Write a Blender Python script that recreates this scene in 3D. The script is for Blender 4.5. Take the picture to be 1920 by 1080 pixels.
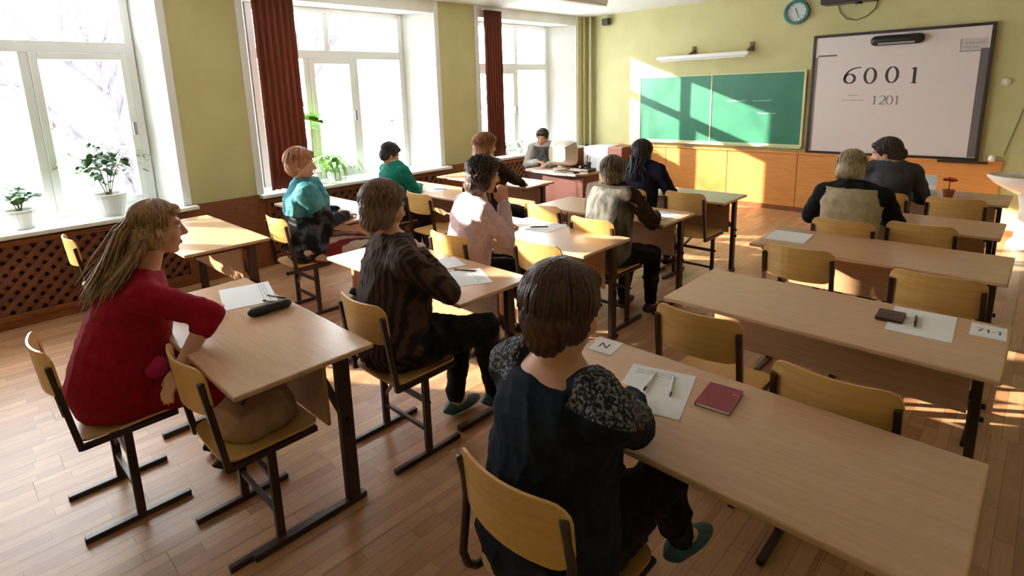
import bpy, bmesh, math, random
import numpy as np
from mathutils import Vector, Matrix
random.seed(7); np.random.seed(7)
S = bpy.context.scene
COL = S.collection
for o in list(bpy.data.objects): bpy.data.objects.remove(o)

# ---------------------------------------------------------------- camera, light, exposure
YAW, PITCH, ROLL, FPX, CX, CY, CAMZ = -.785, .2049, .0341, 1056.0, 930.0, 387.0, 1.8
def cam_axes():
    f = np.array([math.sin(YAW)*math.cos(PITCH), math.cos(YAW)*math.cos(PITCH), -math.sin(PITCH)])
    r = np.array([math.cos(YAW), -math.sin(YAW), 0.]); d = np.cross(f, r)
    c, s = math.cos(ROLL), math.sin(ROLL)
    return c*r+s*d, -s*r+c*d, f
_r, _d, _f = cam_axes()
cd = bpy.data.cameras.new('camera'); cam = bpy.data.objects.new('camera', cd); COL.objects.link(cam)
cam.matrix_world = Matrix(((_r[0], -_d[0], -_f[0], 0), (_r[1], -_d[1], -_f[1], 0), (_r[2], -_d[2], -_f[2], CAMZ), (0, 0, 0, 1)))
cd.sensor_width = 36; cd.lens = FPX/1920*36
cd.shift_x = (960-CX)/1920; cd.shift_y = -(540-CY)/1920
cd.clip_start = .05; cd.clip_end = 300
S.camera = cam

W = bpy.data.worlds.new('sky'); S.world = W; W.use_nodes = True
bg = W.node_tree.nodes['Background']
bg.inputs[0].default_value = (.93, .96, 1, 1); bg.inputs[1].default_value = 18
sun = bpy.data.lights.new('sun', 'SUN'); sun.energy = 26; sun.angle = math.radians(.6); sun.color = (1, .90, .74)
so = bpy.data.objects.new('sun', sun); COL.objects.link(so)
SUN = Vector((1.5, 1, -.60)).normalized()
so.rotation_euler = SUN.to_track_quat('-Z', 'Y').to_euler(); so.location = (-12, -8, 9)
S.view_settings.view_transform = 'Standard'; S.view_settings.look = 'None'
S.view_settings.gamma = 1; S.view_settings.use_curve_mapping = False
S.view_settings.exposure = 0.15

# ---------------------------------------------------------------- materials
def rgb(r, g, b):
    f = lambda c: (c/255/12.92) if c <= 10 else ((c/255+.055)/1.055)**2.4
    return (f(r), f(g), f(b), 1)
MATS = {}
def mat(name, col, rough=.6, col2=None, scale=20., stretch=(1, 1, 1), bump=0., bscale=None, metal=0., spec=.5, kind='noise', detail=4, mix=(.35, .65), sheen=0.):
    if name in MATS: return MATS[name]
    m = bpy.data.materials.new(name); m.use_nodes = True; nt = m.node_tree; b = nt.nodes['Principled BSDF']
    b.inputs['Base Color'].default_value = col; b.inputs['Roughness'].default_value = rough
    b.inputs['Metallic'].default_value = metal; b.inputs['Specular IOR Level'].default_value = spec
    if sheen: b.inputs['Sheen Weight'].default_value = sheen
    if col2 is not None or bump:
        tc = nt.nodes.new('ShaderNodeTexCoord'); mp = nt.nodes.new('ShaderNodeMapping'); mp.inputs['Scale'].default_value = stretch
        nt.links.new(tc.outputs['Object'], mp.inputs['Vector'])
        if kind == 'wave':
            n = nt.nodes.new('ShaderNodeTexWave'); n.inputs['Scale'].default_value = scale; n.inputs['Distortion'].default_value = .35; n.inputs['Detail'].default_value = 2
        elif kind == 'voronoi':
            n = nt.nodes.new('ShaderNodeTexVoronoi'); n.inputs['Scale'].default_value = scale
        else:
            n = nt.nodes.new('ShaderNodeTexNoise'); n.inputs['Scale'].default_value = scale; n.inputs['Detail'].default_value = detail
        nt.links.new(mp.outputs[0], n.inputs['Vector'])
        out = n.outputs['Distance'] if kind == 'voronoi' else n.outputs[0]
        if col2 is not None:
            cr = nt.nodes.new('ShaderNodeValToRGB'); cr.color_ramp.elements[0].color = col; cr.color_ramp.elements[1].color = col2
            cr.color_ramp.elements[0].position = mix[0]; cr.color_ramp.elements[1].position = mix[1]
            nt.links.new(out, cr.inputs[0]); nt.links.new(cr.outputs[0], b.inputs['Base Color'])
        if bump:
            n2 = n
            if bscale:
                n2 = nt.nodes.new('ShaderNodeTexNoise'); n2.inputs['Scale'].default_value = bscale; nt.links.new(mp.outputs[0], n2.inputs['Vector'])
            bp = nt.nodes.new('ShaderNodeBump'); bp.inputs['Strength'].default_value = bump; bp.inputs['Distance'].default_value = .004
            nt.links.new(n2.outputs[0] if n2 is not n else out, bp.inputs['Height']); nt.links.new(bp.outputs[0], b.inputs['Normal'])
    MATS[name] = m; return m
OLIVE = mat('olive_paint', rgb(191, 184, 131), .75, rgb(198, 191, 139), 3, bump=.08, bscale=90)
WHITE_WALL = mat('white_plaster', rgb(232, 232, 228), .8, rgb(240, 240, 236), 4, bump=.05, bscale=60)
CEIL = mat('ceiling_white', rgb(228, 228, 224), .9)
FRAMEW = mat('white_upvc', rgb(236, 238, 238), .35)
BROWNP = mat('brown_stained_wood', rgb(120, 66, 34), .5, rgb(146, 84, 44), 6, (2, 2, 14), .1)
LATT = mat('lattice_wood', rgb(112, 64, 44), .5, rgb(130, 76, 52), 10)
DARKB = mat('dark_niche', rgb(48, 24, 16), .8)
PANELW = mat('orange_panel', rgb(206, 138, 70), .42, rgb(220, 154, 84), 4, (1, 1, 12), .05)
BEECH = mat('beech_top', rgb(202, 161, 127), .26, rgb(209, 169, 135), 5, (1, 14, 1), .03, detail=6)
BEECHD = mat('beech_panel', rgb(168, 126, 92), .45, rgb(182, 140, 104), 5, (1, 14, 14), .03)
PLY = mat('birch_ply', rgb(206, 158, 88), .35, rgb(220, 174, 104), 4, (1, 1, 9), .03)
STEEL = mat('brown_tube', rgb(46, 24, 20), .4, spec=.6)
PLUG = mat('black_plastic', rgb(24, 22, 24), .5)
BOLT = mat('bolt_steel', rgb(150, 140, 130), .35, metal=.8)
PAPER = mat('paper', rgb(240, 240, 242), .8)
INK = mat('ink', rgb(70, 66, 66), .9)
INKL = mat('ink_light', rgb(140, 134, 134), .9)
CURT = mat('curtain', rgb(134, 70, 56), .8, rgb(152, 86, 68), 3, (60, 60, 1), .1)
_nt = CURT.node_tree; _tr = _nt.nodes.new('ShaderNodeBsdfTranslucent'); _tr.inputs[0].default_value = rgb(138, 84, 64); _mx = _nt.nodes.new('ShaderNodeMixShader'); _mx.inputs[0].default_value = .3
_nt.links.new(_nt.nodes['Principled BSDF'].outputs[0], _mx.inputs[1]); _nt.links.new(_tr.outputs[0], _mx.inputs[2]); _nt.links.new(_mx.outputs[0], _nt.nodes['Material Output'].inputs[0])
BOARDG = mat('chalkboard', rgb(46, 116, 90), .42, rgb(56, 126, 98), 2.5, bump=.02, bscale=60)
BOARDW = mat('whiteboard', rgb(222, 212, 210), .28)
FRBLK = mat('dark_frame', rgb(52, 44, 40), .4)
PALEF = mat('pale_green_wood', rgb(206, 204, 160), .5)
GREYM = mat('grey_plastic', rgb(150, 148, 146), .5)
BEIGE = mat('beige_plastic', rgb(206, 194, 178), .55)
CERAM = mat('white_ceramic', rgb(236, 232, 226), .15)
POTW = mat('white_pot', rgb(222, 226, 226), .4)
SOIL = mat('soil', rgb(60, 42, 32), .9)
STEM = mat('stem', rgb(86, 80, 50), .7)
LEAF = mat('leaf_green', rgb(58, 100, 54), .45, rgb(84, 132, 72), 8)
LEAFB = mat('leaf_bright', rgb(100, 156, 54), .45, rgb(138, 188, 76), 8)
for _l in (LEAF, LEAFB):
    _b = _l.node_tree.nodes['Principled BSDF']; _b.inputs['Subsurface Weight'].default_value = .0
    _b.inputs['Transmission Weight'].default_value = 0
SNOW = mat('snow', rgb(235, 238, 244), .9)
BARK = mat('grey_bark', rgb(58, 52, 56), .9, rgb(78, 72, 78), 6)
BRICK = mat('far_brick', rgb(196, 158, 146), .9)
MAROON = mat('maroon_cover', rgb(138, 26, 52), .45, rgb(146, 32, 58), 30)
MAG = mat('magenta_fabric', rgb(200, 26, 96), .7)
CHALK = mat('chalk', rgb(170, 206, 188), .95)
TURQ = mat('turquoise_rim', rgb(40, 110, 104), .4)
REDF = mat('red_petal', rgb(176, 30, 26), .6)
DBROWN = mat('dark_leather', rgb(70, 44, 38), .5, rgb(84, 54, 46), 40)
TREDB = mat('reddish_veneer', rgb(88, 46, 38), .45, rgb(100, 54, 44), 4, (1, 1, 10))
TAUPE = mat('taupe_bag', rgb(150, 112, 92), .55, rgb(170, 130, 108), 12, bump=.2, bscale=60)

def glass_mat():
    m = bpy.data.materials.new('window_glass'); m.use_nodes = True; nt = m.node_tree
    out = nt.nodes['Material Output']; nt.nodes.remove(nt.nodes['Principled BSDF'])
    t = nt.nodes.new('ShaderNodeBsdfTransparent'); t.inputs[0].default_value = (.93, .95, .95, 1)
    g = nt.nodes.new('ShaderNodeBsdfGlossy'); g.inputs['Roughness'].default_value = .02
    lw = nt.nodes.new('ShaderNodeLayerWeight'); lw.inputs[0].default_value = .5
    pw = nt.nodes.new('ShaderNodeMath'); pw.operation = 'POWER'; pw.inputs[1].default_value = 4.5; nt.links.new(lw.outputs['Facing'], pw.inputs[0])
    fr = nt.nodes.new('ShaderNodeMapRange'); fr.inputs[3].default_value = .03; fr.inputs[4].default_value = .9; nt.links.new(pw.outputs[0], fr.inputs[0])
    mx = nt.nodes.new('ShaderNodeMixShader')
    nt.links.new(fr.outputs[0], mx.inputs[0]); nt.links.new(t.outputs[0], mx.inputs[1]); nt.links.new(g.outputs[0], mx.inputs[2])
    nt.links.new(mx.outputs[0], out.inputs[0]); return m
GLASS = glass_mat()

def floor_mat():
    m = bpy.data.materials.new('laminate_plank'); m.use_nodes = True; nt = m.node_tree; b = nt.nodes['Principled BSDF']
    N = nt.nodes.new; L = nt.links.new
    oi = N('ShaderNodeObjectInfo'); tc = N('ShaderNodeTexCoord')
    add = N('ShaderNodeVectorMath'); add.operation = 'ADD'
    cmb = N('ShaderNodeCombineXYZ'); ml = N('ShaderNodeMath'); ml.operation = 'MULTIPLY'; ml.inputs[1].default_value = 37
    L(oi.outputs['Random'], ml.inputs[0]); L(ml.outputs[0], cmb.inputs[0]); L(ml.outputs[0], cmb.inputs[1])
    L(tc.outputs['Object'], add.inputs[0]); L(cmb.outputs[0], add.inputs[1])
    # strips: brick texture inside a plank gives three narrow strips of differing tone
    mp = N('ShaderNodeMapping'); L(add.outputs[0], mp.inputs[0]); mp.inputs['Rotation'].default_value = (0, 0, math.pi/2)
    br = N('ShaderNodeTexBrick'); br.inputs['Scale'].default_value = 1; br.inputs['Brick Width'].default_value = .42; br.inputs['Row Height'].default_value = .0645
    br.inputs['Mortar Size'].default_value = .0012; br.inputs['Color1'].default_value = rgb(176, 126, 88); br.inputs['Color2'].default_value = rgb(202, 156, 116)
    br.inputs['Mortar'].default_value = rgb(140, 96, 62); br.inputs['Bias'].default_value = 0
    L(mp.outputs[0], br.inputs[0])
    mp2 = N('ShaderNodeMapping'); mp2.inputs['Scale'].default_value = (30, 2.2, 1); L(add.outputs[0], mp2.inputs[0])
    nz = N('ShaderNodeTexNoise'); nz.inputs['Scale'].default_value = 2.5; nz.inputs['Detail'].default_value = 6; L(mp2.outputs[0], nz.inputs[0])
    mx = N('ShaderNodeMixRGB'); mx.blend_type = 'MULTIPLY'; mx.inputs[0].default_value = .35
    cr = N('ShaderNodeValToRGB'); cr.color_ramp.elements[0].color = (.62, .55, .5, 1); cr.color_ramp.elements[1].color = (1, 1, 1, 1)
    cr.color_ramp.elements[0].position = .3; cr.color_ramp.elements[1].position = .65
    L(nz.outputs[0], cr.inputs[0]); L(br.outputs[0], mx.inputs[1]); L(cr.outputs[0], mx.inputs[2])
    hs = N('ShaderNodeHueSaturation'); rm = N('ShaderNodeMapRange'); rm.inputs[3].default_value = .88; rm.inputs[4].default_value = 1.08
    L(oi.outputs['Random'], rm.inputs[0]); L(rm.outputs[0], hs.inputs['Value']); L(mx.outputs[0], hs.inputs['Color'])
    L(hs.outputs[0], b.inputs['Base Color']); b.inputs['Roughness'].default_value = .42
    return m
FLOORM = floor_mat()

# ---------------------------------------------------------------- helpers
def tag(o, label=None, cat=None, group=None, kind=None):
    if label: o['label'] = label
    if cat: o['category'] = cat
    if group: o['group'] = group
    if kind: o['kind'] = kind
    return o
def empty(name, loc, rz=0):
    o = bpy.data.objects.new(name, None); COL.objects.link(o); o.location = loc; o.rotation_euler = (0, 0, rz); o.empty_display_size = .1; return o
class MB:
    """collects closed pieces; build() links ONE mesh object"""
    def __init__(s): s.v = []; s.f = []; s.mi = []
    def add(s, v, f, mi=0):
        o = len(s.v); s.v += [tuple(map(float, p)) for p in v]; s.f += [tuple(i+o for i in q) for q in f]; s.mi += [mi]*len(f); return s
    def box(s, x0, x1, y0, y1, z0, z1, mi=0):
        v = [(x0, y0, z0), (x1, y0, z0), (x1, y1, z0), (x0, y1, z0), (x0, y0, z1), (x1, y0, z1), (x1, y1, z1), (x0, y1, z1)]
        return s.add(v, [(0, 3, 2, 1), (4, 5, 6, 7), (0, 1, 5, 4), (1, 2, 6, 5), (2, 3, 7, 6), (3, 0, 4, 7)], mi)
    def bar(s, a, b, w, h, up=(0, 0, 1), mi=0):
        a = Vector(a); b = Vector(b); d = (b-a).normalized(); up = Vector(up)
        if abs(d.dot(up)) > .98: up = Vector((0, 1, 0))
        r = d.cross(up).normalized(); u = r.cross(d)
        v = [p+r*(i*w/2)+u*(j*h/2) for p in (a, b) for i, j in ((-1, -1), (1, -1), (1, 1), (-1, 1))]
        return s.add(v, [(0, 1, 2, 3), (7, 6, 5, 4), (0, 4, 5, 1), (1, 5, 6, 2), (2, 6, 7, 3), (3, 7, 4, 0)], mi)
    def tube(s, pts, r, n=8, mi=0):
        pts = [Vector(p) for p in pts]; rs = r if isinstance(r, (list, tuple)) else [r]*len(pts)
        v = []; f = []; prev = None
        for i, p in enumerate(pts):
            d = (pts[min(i+1, len(pts)-1)]-pts[max(i-1, 0)]).normalized()
            if prev is None: prev = d.orthogonal().normalized()
            x = (prev-d*prev.dot(d)); x = x.normalized() if x.length > 1e-6 else d.orthogonal().normalized(); prev = x; y = d.cross(x)
            for k in range(n):
                a = 2*math.pi*k/n; v.append(p+(x*math.cos(a)+y*math.sin(a))*rs[i])
        for i in range(len(pts)-1):
            for k in range(n):
                f.append((i*n+k, i*n+(k+1) % n, (i+1)*n+(k+1) % n, (i+1)*n+k))
        f.append(tuple(range(n-1, -1, -1))); f.append(tuple(range((len(pts)-1)*n, len(pts)*n)))
        return s.add(v, f, mi)
    def lathe(s, prof, c=(0, 0, 0), n=24, mi=0):
        v = []; f = []
        for r, z in prof:
            for k in range(n):
                a = 2*math.pi*k/n; v.append((c[0]+r*math.cos(a), c[1]+r*math.sin(a), c[2]+z))
        m = len(prof)
        for i in range(m-1):
            for k in range(n): f.append((i*n+k, i*n+(k+1) % n, (i+1)*n+(k+1) % n, (i+1)*n+k))
        f.append(tuple(range(n-1, -1, -1))); f.append(tuple(range((m-1)*n, m*n)))
        return s.add(v, f, mi)
    def prism(s, poly, h, axis='z', mi=0, z0=0):
        n = len(poly); v = []
        for t in (z0, z0+h):
            for p in poly:
                v.append((p[0], p[1], t) if axis == 'z' else (p[0], t, p[1]) if axis == 'y' else (t, p[0], p[1]))
        f = [tuple(range(n-1, -1, -1)), tuple(range(n, 2*n))]+[(i, (i+1) % n, n+(i+1) % n, n+i) for i in range(n)]
        return s.add(v, f, mi)
    def capsule(s, a, b, ra, rb, n=12, k=4):
        a = Vector(a); b = Vector(b); d = (b-a); L = d.length
        d = d/L if L > 1e-6 else Vector((0, 0, 1)); x = d.orthogonal().normalized(); y = d.cross(x)
        rings = []
        for i in range(k+1):
            t = -math.pi/2+math.pi/2*i/k; rings.append((a+d*ra*math.sin(t), max(ra*math.cos(t), ra*.02)))
        for i in range(k+1):
            t = math.pi/2*i/k; rings.append((b+d*rb*math.sin(t), max(rb*math.cos(t), rb*.02)))
        v = []; f = []
        for p, r in rings:
            for q in range(n):
                an = 2*math.pi*q/n; v.append(p+(x*math.cos(an)+y*math.sin(an))*r)
        m = len(rings)
        for i in range(m-1):
            for q in range(n): f.append((i*n+q, i*n+(q+1) % n, (i+1)*n+(q+1) % n, (i+1)*n+q))
        f.append(tuple(range(n-1, -1, -1))); f.append(tuple(range((m-1)*n, m*n)))
        return s.add(v, f)
    def ellipsoid(s, M, c, r, n=16, k=10):
        """M: 3x3 frame (columns x,y,z) and origin pair (R, o); c, r local"""
        R, o = M; v = []; f = []; c = Vector(c)
        for i in range(k+1):
            t = -math.pi/2+math.pi*i/k
            for q in range(n):
                a = 2*math.pi*q/n; ct = max(math.cos(t), .02)
                p = Vector((c.x+r[0]*ct*math.cos(a), c.y+r[1]*ct*math.sin(a), c.z+r[2]*math.sin(t))); v.append(o+R@p)
        for i in range(k):
            for q in range(n): f.append((i*n+q, i*n+(q+1) % n, (i+1)*n+(q+1) % n, (i+1)*n+q))
        f.append(tuple(range(n-1, -1, -1))); f.append(tuple(range(k*n, (k+1)*n)))
        return s.add(v, f)
    def loft(s, secs, n=20, p=2.4):
        """secs: (centre, xaxis, yaxis, rx, ry)"""
        v = []; f = []
        for c, xa, ya, rx, ry in secs:
            for q in range(n):
                a = 2*math.pi*q/n; ca, sa = math.cos(a), math.sin(a)
                k = (abs(ca)**p+abs(sa)**p)**(-1/p)
                v.append(Vector(c)+Vector(xa)*(rx*ca*k)+Vector(ya)*(ry*sa*k))
        m = len(secs)
        for i in range(m-1):
            for q in range(n): f.append((i*n+q, i*n+(q+1) % n, (i+1)*n+(q+1) % n, (i+1)*n+q))
        f.append(tuple(range(n-1, -1, -1))); f.append(tuple(range((m-1)*n, m*n)))
        return s.add(v, f)
    def mesh(s, name, mats, smooth=False):
        me = bpy.data.meshes.new(name); me.from_pydata(s.v, [], s.f); me.validate()
        for m in (mats if isinstance(mats, (list, tuple)) else [mats]): me.materials.append(m)
        if len(me.polygons) == len(s.mi): me.polygons.foreach_set('material_index', s.mi)
        bm = bmesh.new(); bm.from_mesh(me); bmesh.ops.recalc_face_normals(bm, faces=bm.faces); bm.to_mesh(me); bm.free()
        if smooth: me.polygons.foreach_set('use_smooth', [True]*len(me.polygons))
        me.update(); return me
    def build(s, name, mats, parent=None, smooth=False, bevel=0., loc=None, rot=None):
        o = bpy.data.objects.new(name, s.mesh(name, mats, smooth)); COL.objects.link(o)
        if parent: o.parent = parent
        if loc: o.location = loc
        if rot: o.rotation_euler = rot
        if bevel:
            b = o.modifiers.new('bevel', 'BEVEL'); b.width = bevel; b.segments = 2; b.limit_method = 'ANGLE'
        if smooth == 'auto': pass
        return o
def children(o): return [c for c in bpy.data.objects if c.parent == o]
KIDS = {}
def copy_tree(o, kids, parent=None):
    c = o.copy(); COL.objects.link(c); c.parent = parent
    for k, kk in kids.get(o.name, []): copy_tree(k, kids, c)
    return c
def box(name, x0, x1, y0, y1, z0, z1, m, parent=None, bevel=0.): return MB().box(x0, x1, y0, y1, z0, z1).build(name, m, parent, bevel=bevel)
def struct(o): o['kind'] = 'structure'; return o

# ---------------------------------------------------------------- room shell
XW, YF, ZC, XR, YB = -5.95, 8.35, 2.95, 1.9, -2.2
SILL, HEAD = .79, 2.80
WOP = [(-.85, 1.67), (2.45, 4.92), (5.71, 7.98)]         # opening at room face
WFR = [(-.70, 1.53), (2.62, 4.64), (5.90, 7.64)]         # opening at the frame
XF = -6.32                                               # frame plane
XO = -6.5

struct(box('ceiling', XO, XR+.1, YB-.1, YF+.1, ZC, ZC+.12, CEIL))
struct(box('wall_front', XO, XR+.1, YF, YF+.15, -.1, ZC, OLIVE))
struct(box('wall_right', XR, XR+.15, YB-.1, YF+.1, -.1, ZC, OLIVE))
struct(box('wall_back', XO, XR+.1, YB-.15, YB, -.1, ZC, OLIVE))
wl = MB()
edges = [YB]+[v for w in WOP for v in w]+[YF]
fedges = [YB]+[v for w in WFR for v in w]+[YF]
for i in range(0, len(edges), 2):
    a0, a1, b0, b1 = edges[i], edges[i+1], fedges[i], fedges[i+1]
    poly = [(XW, a0), (XW, a1), (XF, b1), (XO, b1), (XO, b0), (XF, b0)]
    n = len(poly); o = len(wl.v)
    v = [(p[0], p[1], z) for z in (-.1, ZC) for p in poly]
    f = [tuple(range(n-1, -1, -1)), tuple(range(n, 2*n))]+[(k, (k+1) % n, n+(k+1) % n, n+k) for k in range(n)]
    wl.add(v, f); wl.mi[-n:] = [0, 1, 1, 0, 1, 1]
for (a0, a1) in WOP:
    wl.box(XO, XW-.02, a0, a1, -.1, SILL-.04, 1)
    wl.box(XO, XW, a0, a1, HEAD, ZC, 1)
struct(wl.build('wall_left', [OLIVE, WHITE_WALL]))
# floor: slab and planks running along Y
fl = struct(box('floor', XO, XR+.1, YB-.1, YF+.1, -.1, -.012, DARKB))
PW, PL = .1935, 1.29
pm = MB().box(-PW/2+.0006, PW/2-.0006, -PL/2+.0006, PL/2-.0006, -.012, 0).mesh('plank', FLOORM)
planks = []; x = XW-.3; ri = 0
while x < XR:
    y = YB-random.random()*PL
    while y < YF+.4:
        planks.append((x+PW/2, y+PL/2)); y += PL
    x += PW; ri += 1
def vis(p):
    q = np.array([p[0], p[1], -CAMZ]); zc = q@_f
    if zc < .3: return 1e9
    u, w = q@_r/zc*FPX+CX, q@_d/zc*FPX+CY
    return zc if -250 < u < 2170 and w < 1400 else 500+zc
planks.sort(key=vis)
for (px, py) in planks[:300]:
    y0, y1 = max(py-PL/2, YB), min(py+PL/2, YF)
    if y1-y0 < .05: continue
    me = pm if (y1-y0) > PL-.001 else MB().box(-PW/2+.0006, PW/2-.0006, y0-py, y1-py, -.012, 0).mesh('plank', FLOORM)
    o = bpy.data.objects.new('plank', me); COL.objects.link(o); o.parent = fl; o.location = (px, py, 0)
rest = MB()
for (px, py) in planks[300:]:
    rest.box(px-PW/2+.0006, px+PW/2-.0006, max(py-PL/2, YB)+.0006, min(py+PL/2, YF)-.0006, -.012, 0)
tag(rest.build('remaining_planks', FLOORM, fl), kind='stuff')

# windows
def window(n, y0, y1, trans, lows, tops, zt=HEAD):
    w = empty('window_%d' % n, (XF, (y0+y1)/2, SILL)); struct(w)
    L = lambda y: y-(y0+y1)/2
    f = MB(); fw = .07; zb = SILL
    f.box(-.04, .04, L(y0), L(y0)+fw, 0, zt-zb); f.box(-.04, .04, L(y1)-fw, L(y1), 0, zt-zb)
    f.box(-.04, .04, L(y0)+fw, L(y1)-fw, 0, fw); f.box(-.04, .04, L(y0)+fw, L(y1)-fw, zt-zb-fw, zt-zb)
    f.build('frame', FRAMEW, w, bevel=.006)
    box('transom', -.04, .045, L(y0)+fw, L(y1)-fw, trans-zb-.05, trans-zb+.05, FRAMEW, w, .006)
    def panes(ys, za, zb_, sash):
        ys = [y0+fw]+ys+[y1-fw]
        for i, y in enumerate(ys[1:-1]): box('mullion', -.04, .042, L(y)-.035, L(y)+.035, za, zb_, FRAMEW, w, .006)
        for i in range(len(ys)-1):
            a = L(ys[i])+(.035 if i else 0); b = L(ys[i+1])-(.035 if i < len(ys)-2 else 0)
            if sash and (i+n) % 2 == 1:
                m = MB(); t = .06
                m.box(-.03, .06, a, a+t, za, zb_).box(-.03, .06, b-t, b, za, zb_).box(-.03, .06, a+t, b-t, za, za+t).box(-.03, .06, a+t, b-t, zb_-t, zb_)
                s = m.build('sash', FRAMEW, w, bevel=.006)
                box('handle', .06, .085, b-.045, b-.015, (za+zb_)/2-.06, (za+zb_)/2+.06, GREYM, s)
                box('pane', -.004, .004, a+t-.01, b-t+.01, za+t-.01, zb_-t+.01, GLASS, s)
            else: box('pane', -.004, .004, a, b, za, zb_, GLASS, w)
    panes(lows, fw, trans-zb-.05, True); panes(tops, trans-zb+.05, zt-zb-fw, False)
window(1, *WFR[0], 2.29, [-.02, .70], [.40])
window(2, *WFR[1], 2.27, [3.25, 3.90], [3.54])
window(3, *WFR[2], 2.14, [6.85], [6.85])
for i, (a, b) in enumerate(WOP):
    m = MB(); m.prism([(XW+.12, a-.06), (XW+.12, b+.10), (XW+.002, b+.10), (XW+.002, b), (XF+.04, WFR[i][1]), (XF+.04, WFR[i][0]), (XW+.002, a), (XW+.002, a-.06)], .035, z0=SILL-.035)
    struct(m.build('trim_%d' % (i+1), FRAMEW, bevel=.006))
k = 4
for (a, b) in WOP:                                        # white corner casings
    for y in (a-.035, b+.03):
        struct(box('trim_%d' % k, XW, XW+.012, y-.035, y+.035, SILL, ZC, FRAMEW)); k += 1
# radiator screens (diagonal lattice) and the brown dado between them
def lattice(n, y0, y1):
    z0, z1 = .07, SILL-.06
    r = empty('trim_%d' % n, (XW+.03, (y0+y1)/2, 0)); struct(r); yc = (y0+y1)/2
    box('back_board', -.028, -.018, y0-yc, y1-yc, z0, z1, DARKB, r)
    t = .045
    for nm, b in (('rail', (y0-yc, y1-yc, z1-t, z1)), ('rail', (y0-yc, y1-yc, z0, z0+t)), ('stile', (y0-yc, y0-yc+t, z0+t, z1-t)), ('stile', (y1-yc-t, y1-yc, z0+t, z1-t))):
        box(nm, -.012, .022, b[0], b[1], b[2], b[3], BROWNP, r, .003)
    A, B, C, D = y0-yc+t, y1-yc-t, z0+t, z1-t; sp = .105
    for sgn, xo in ((1, .002), (-1, -.010)):
        s = A-(D-C) if sgn > 0 else A
        while s < (B if sgn > 0 else B+(D-C)):
            p = []                                        # clip y = s + sgn*(z-C) to the panel
            za, zb = C, D
            if sgn > 0: za = max(C, C+A-s); zb = min(D, C+B-s)
            else: za = max(C, C+s-B); zb = min(D, C+s-A)
            if zb-za > .02: MB().bar((xo, s+sgn*(za-C), za), (xo, s+sgn*(zb-C), zb), .041, .010, up=(1, 0, 0)).build('slat', LATT, r)
            s += sp
for i, (a, b) in enumerate(WOP): lattice(20+i, max(a, -.85), b)
for i, (a, b) in enumerate(((YB, -.85), (1.67, 2.45), (4.92, 5.71), (7.98, YF))):
    struct(box('trim_%d' % (30+i), XW, XW+.03, a+.003, b-.003, .07, SILL+.0, BROWNP, bevel=.003))
struct(box('baseboard_left', XW, XW+.035, YB, YF-.03, 0, .07, BROWNP, bevel=.004))
struct(box('baseboard_front', XW+.04, XR, YF-.03, YF, 0, .06, BROWNP, bevel=.004))

# front wall panelling
wp = empty('trim_40', (-2.8, YF, 0)); struct(wp)
xs = [-5.28, -4.42, -3.43, -2.47, -1.42, -.38]
for a, b in zip(xs[:-1], xs[1:]):
    box('panel', a+.004+2.8, b-.004+2.8, -.024, -.002, .062, .80, PANELW, wp, .003)
box('cap_rail', xs[0]+2.8-.01, xs[-1]+2.8+.01, -.045, -.002, .80, .83, PANELW, wp, .004)
# curtains hanging at the near side of windows two and three
def curtain(y0, y1, label):
    n = 60; v = []; f = []; amp = .035
    for j, z in enumerate((SILL+.03, 1.2, 1.8, 2.4, ZC-.06)):
        for i in range(n+1):
            t = i/n; y = y0+(y1-y0)*t
            v.append((amp*math.sin(t*2*math.pi*6.5+.3*j*.2)*(1-.15*j*.2), y-(y0+y1)/2, z))
    for j in range(4):
        for i in range(n): f.append((j*(n+1)+i, j*(n+1)+i+1, (j+1)*(n+1)+i+1, (j+1)*(n+1)+i))
    r = empty('curtain', (XW+.06, (y0+y1)/2, 0)); tag(r, label, 'curtain', 'reddish brown curtains')
    c = MB().add(v, f).build('drape', CURT, r, smooth=True)
    s = c.modifiers.new('thick', 'SOLIDIFY'); s.thickness = .006
    MB().tube([(0, y0-(y0+y1)/2-.05, ZC-.05), (0, y1-(y0+y1)/2+.05, ZC-.05)], .012).build('rail', FRAMEW, r)
curtain(2.52, 2.97, 'reddish brown curtain hanging full length beside the middle window')
curtain(5.78, 6.12, 'narrow reddish brown curtain beside the window nearest the blackboard')

# outdoors: snow, trees, a house
struct(box('ground', -90, XO-.3, -60, 90, -2.2, -2.0, SNOW))
def tree(x, y, h, seed, label):
    rnd = random.Random(seed); m = MB()
    def br(p, d, L, r, lev):
        n = 4; pts = [p]; rs = [r]
        for i in range(n):
            d = (d+Vector((rnd.gauss(0, .13), rnd.gauss(0, .13), rnd.gauss(.03, .08)))).normalized(); p = p+d*L/n; pts.append(p); rs.append(r*(1-.6*(i+1)/n))
        m.tube(pts, rs, 5 if lev < 2 else 3)
        if lev < 4:
            for i in range(5 if lev < 3 else 4):
                k = rnd.randint(1, n) if lev else rnd.randint(2, n)
                a = rnd.uniform(0, 6.28); t = rnd.uniform(.5, 1.0)
                x1 = d.orthogonal().normalized(); y1 = d.cross(x1)
                br(pts[k], (d*math.cos(t)+(x1*math.cos(a)+y1*math.sin(a))*math.sin(t)+Vector((0, 0, .15))).normalized(), L*rnd.uniform(.5, .72), rs[k]*.62, lev+1)
    br(Vector((0, 0, 0)), Vector((0, 0, 1)), h*.5, h*.024, 0)
    tag(m.build('bare_tree', BARK, loc=(x, y, -2.0)), label, 'tree', 'bare winter trees outside')
tree(-13, 2.6, 8, 1, 'bare pale tree outside the window behind the woman in red')
tree(-17, 1.0, 9, 5, 'bare pale tree at the far left behind the nearest window')
tree(-17, 8.6, 9, 2, 'bare pale tree outside the middle window near its curtain')
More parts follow.
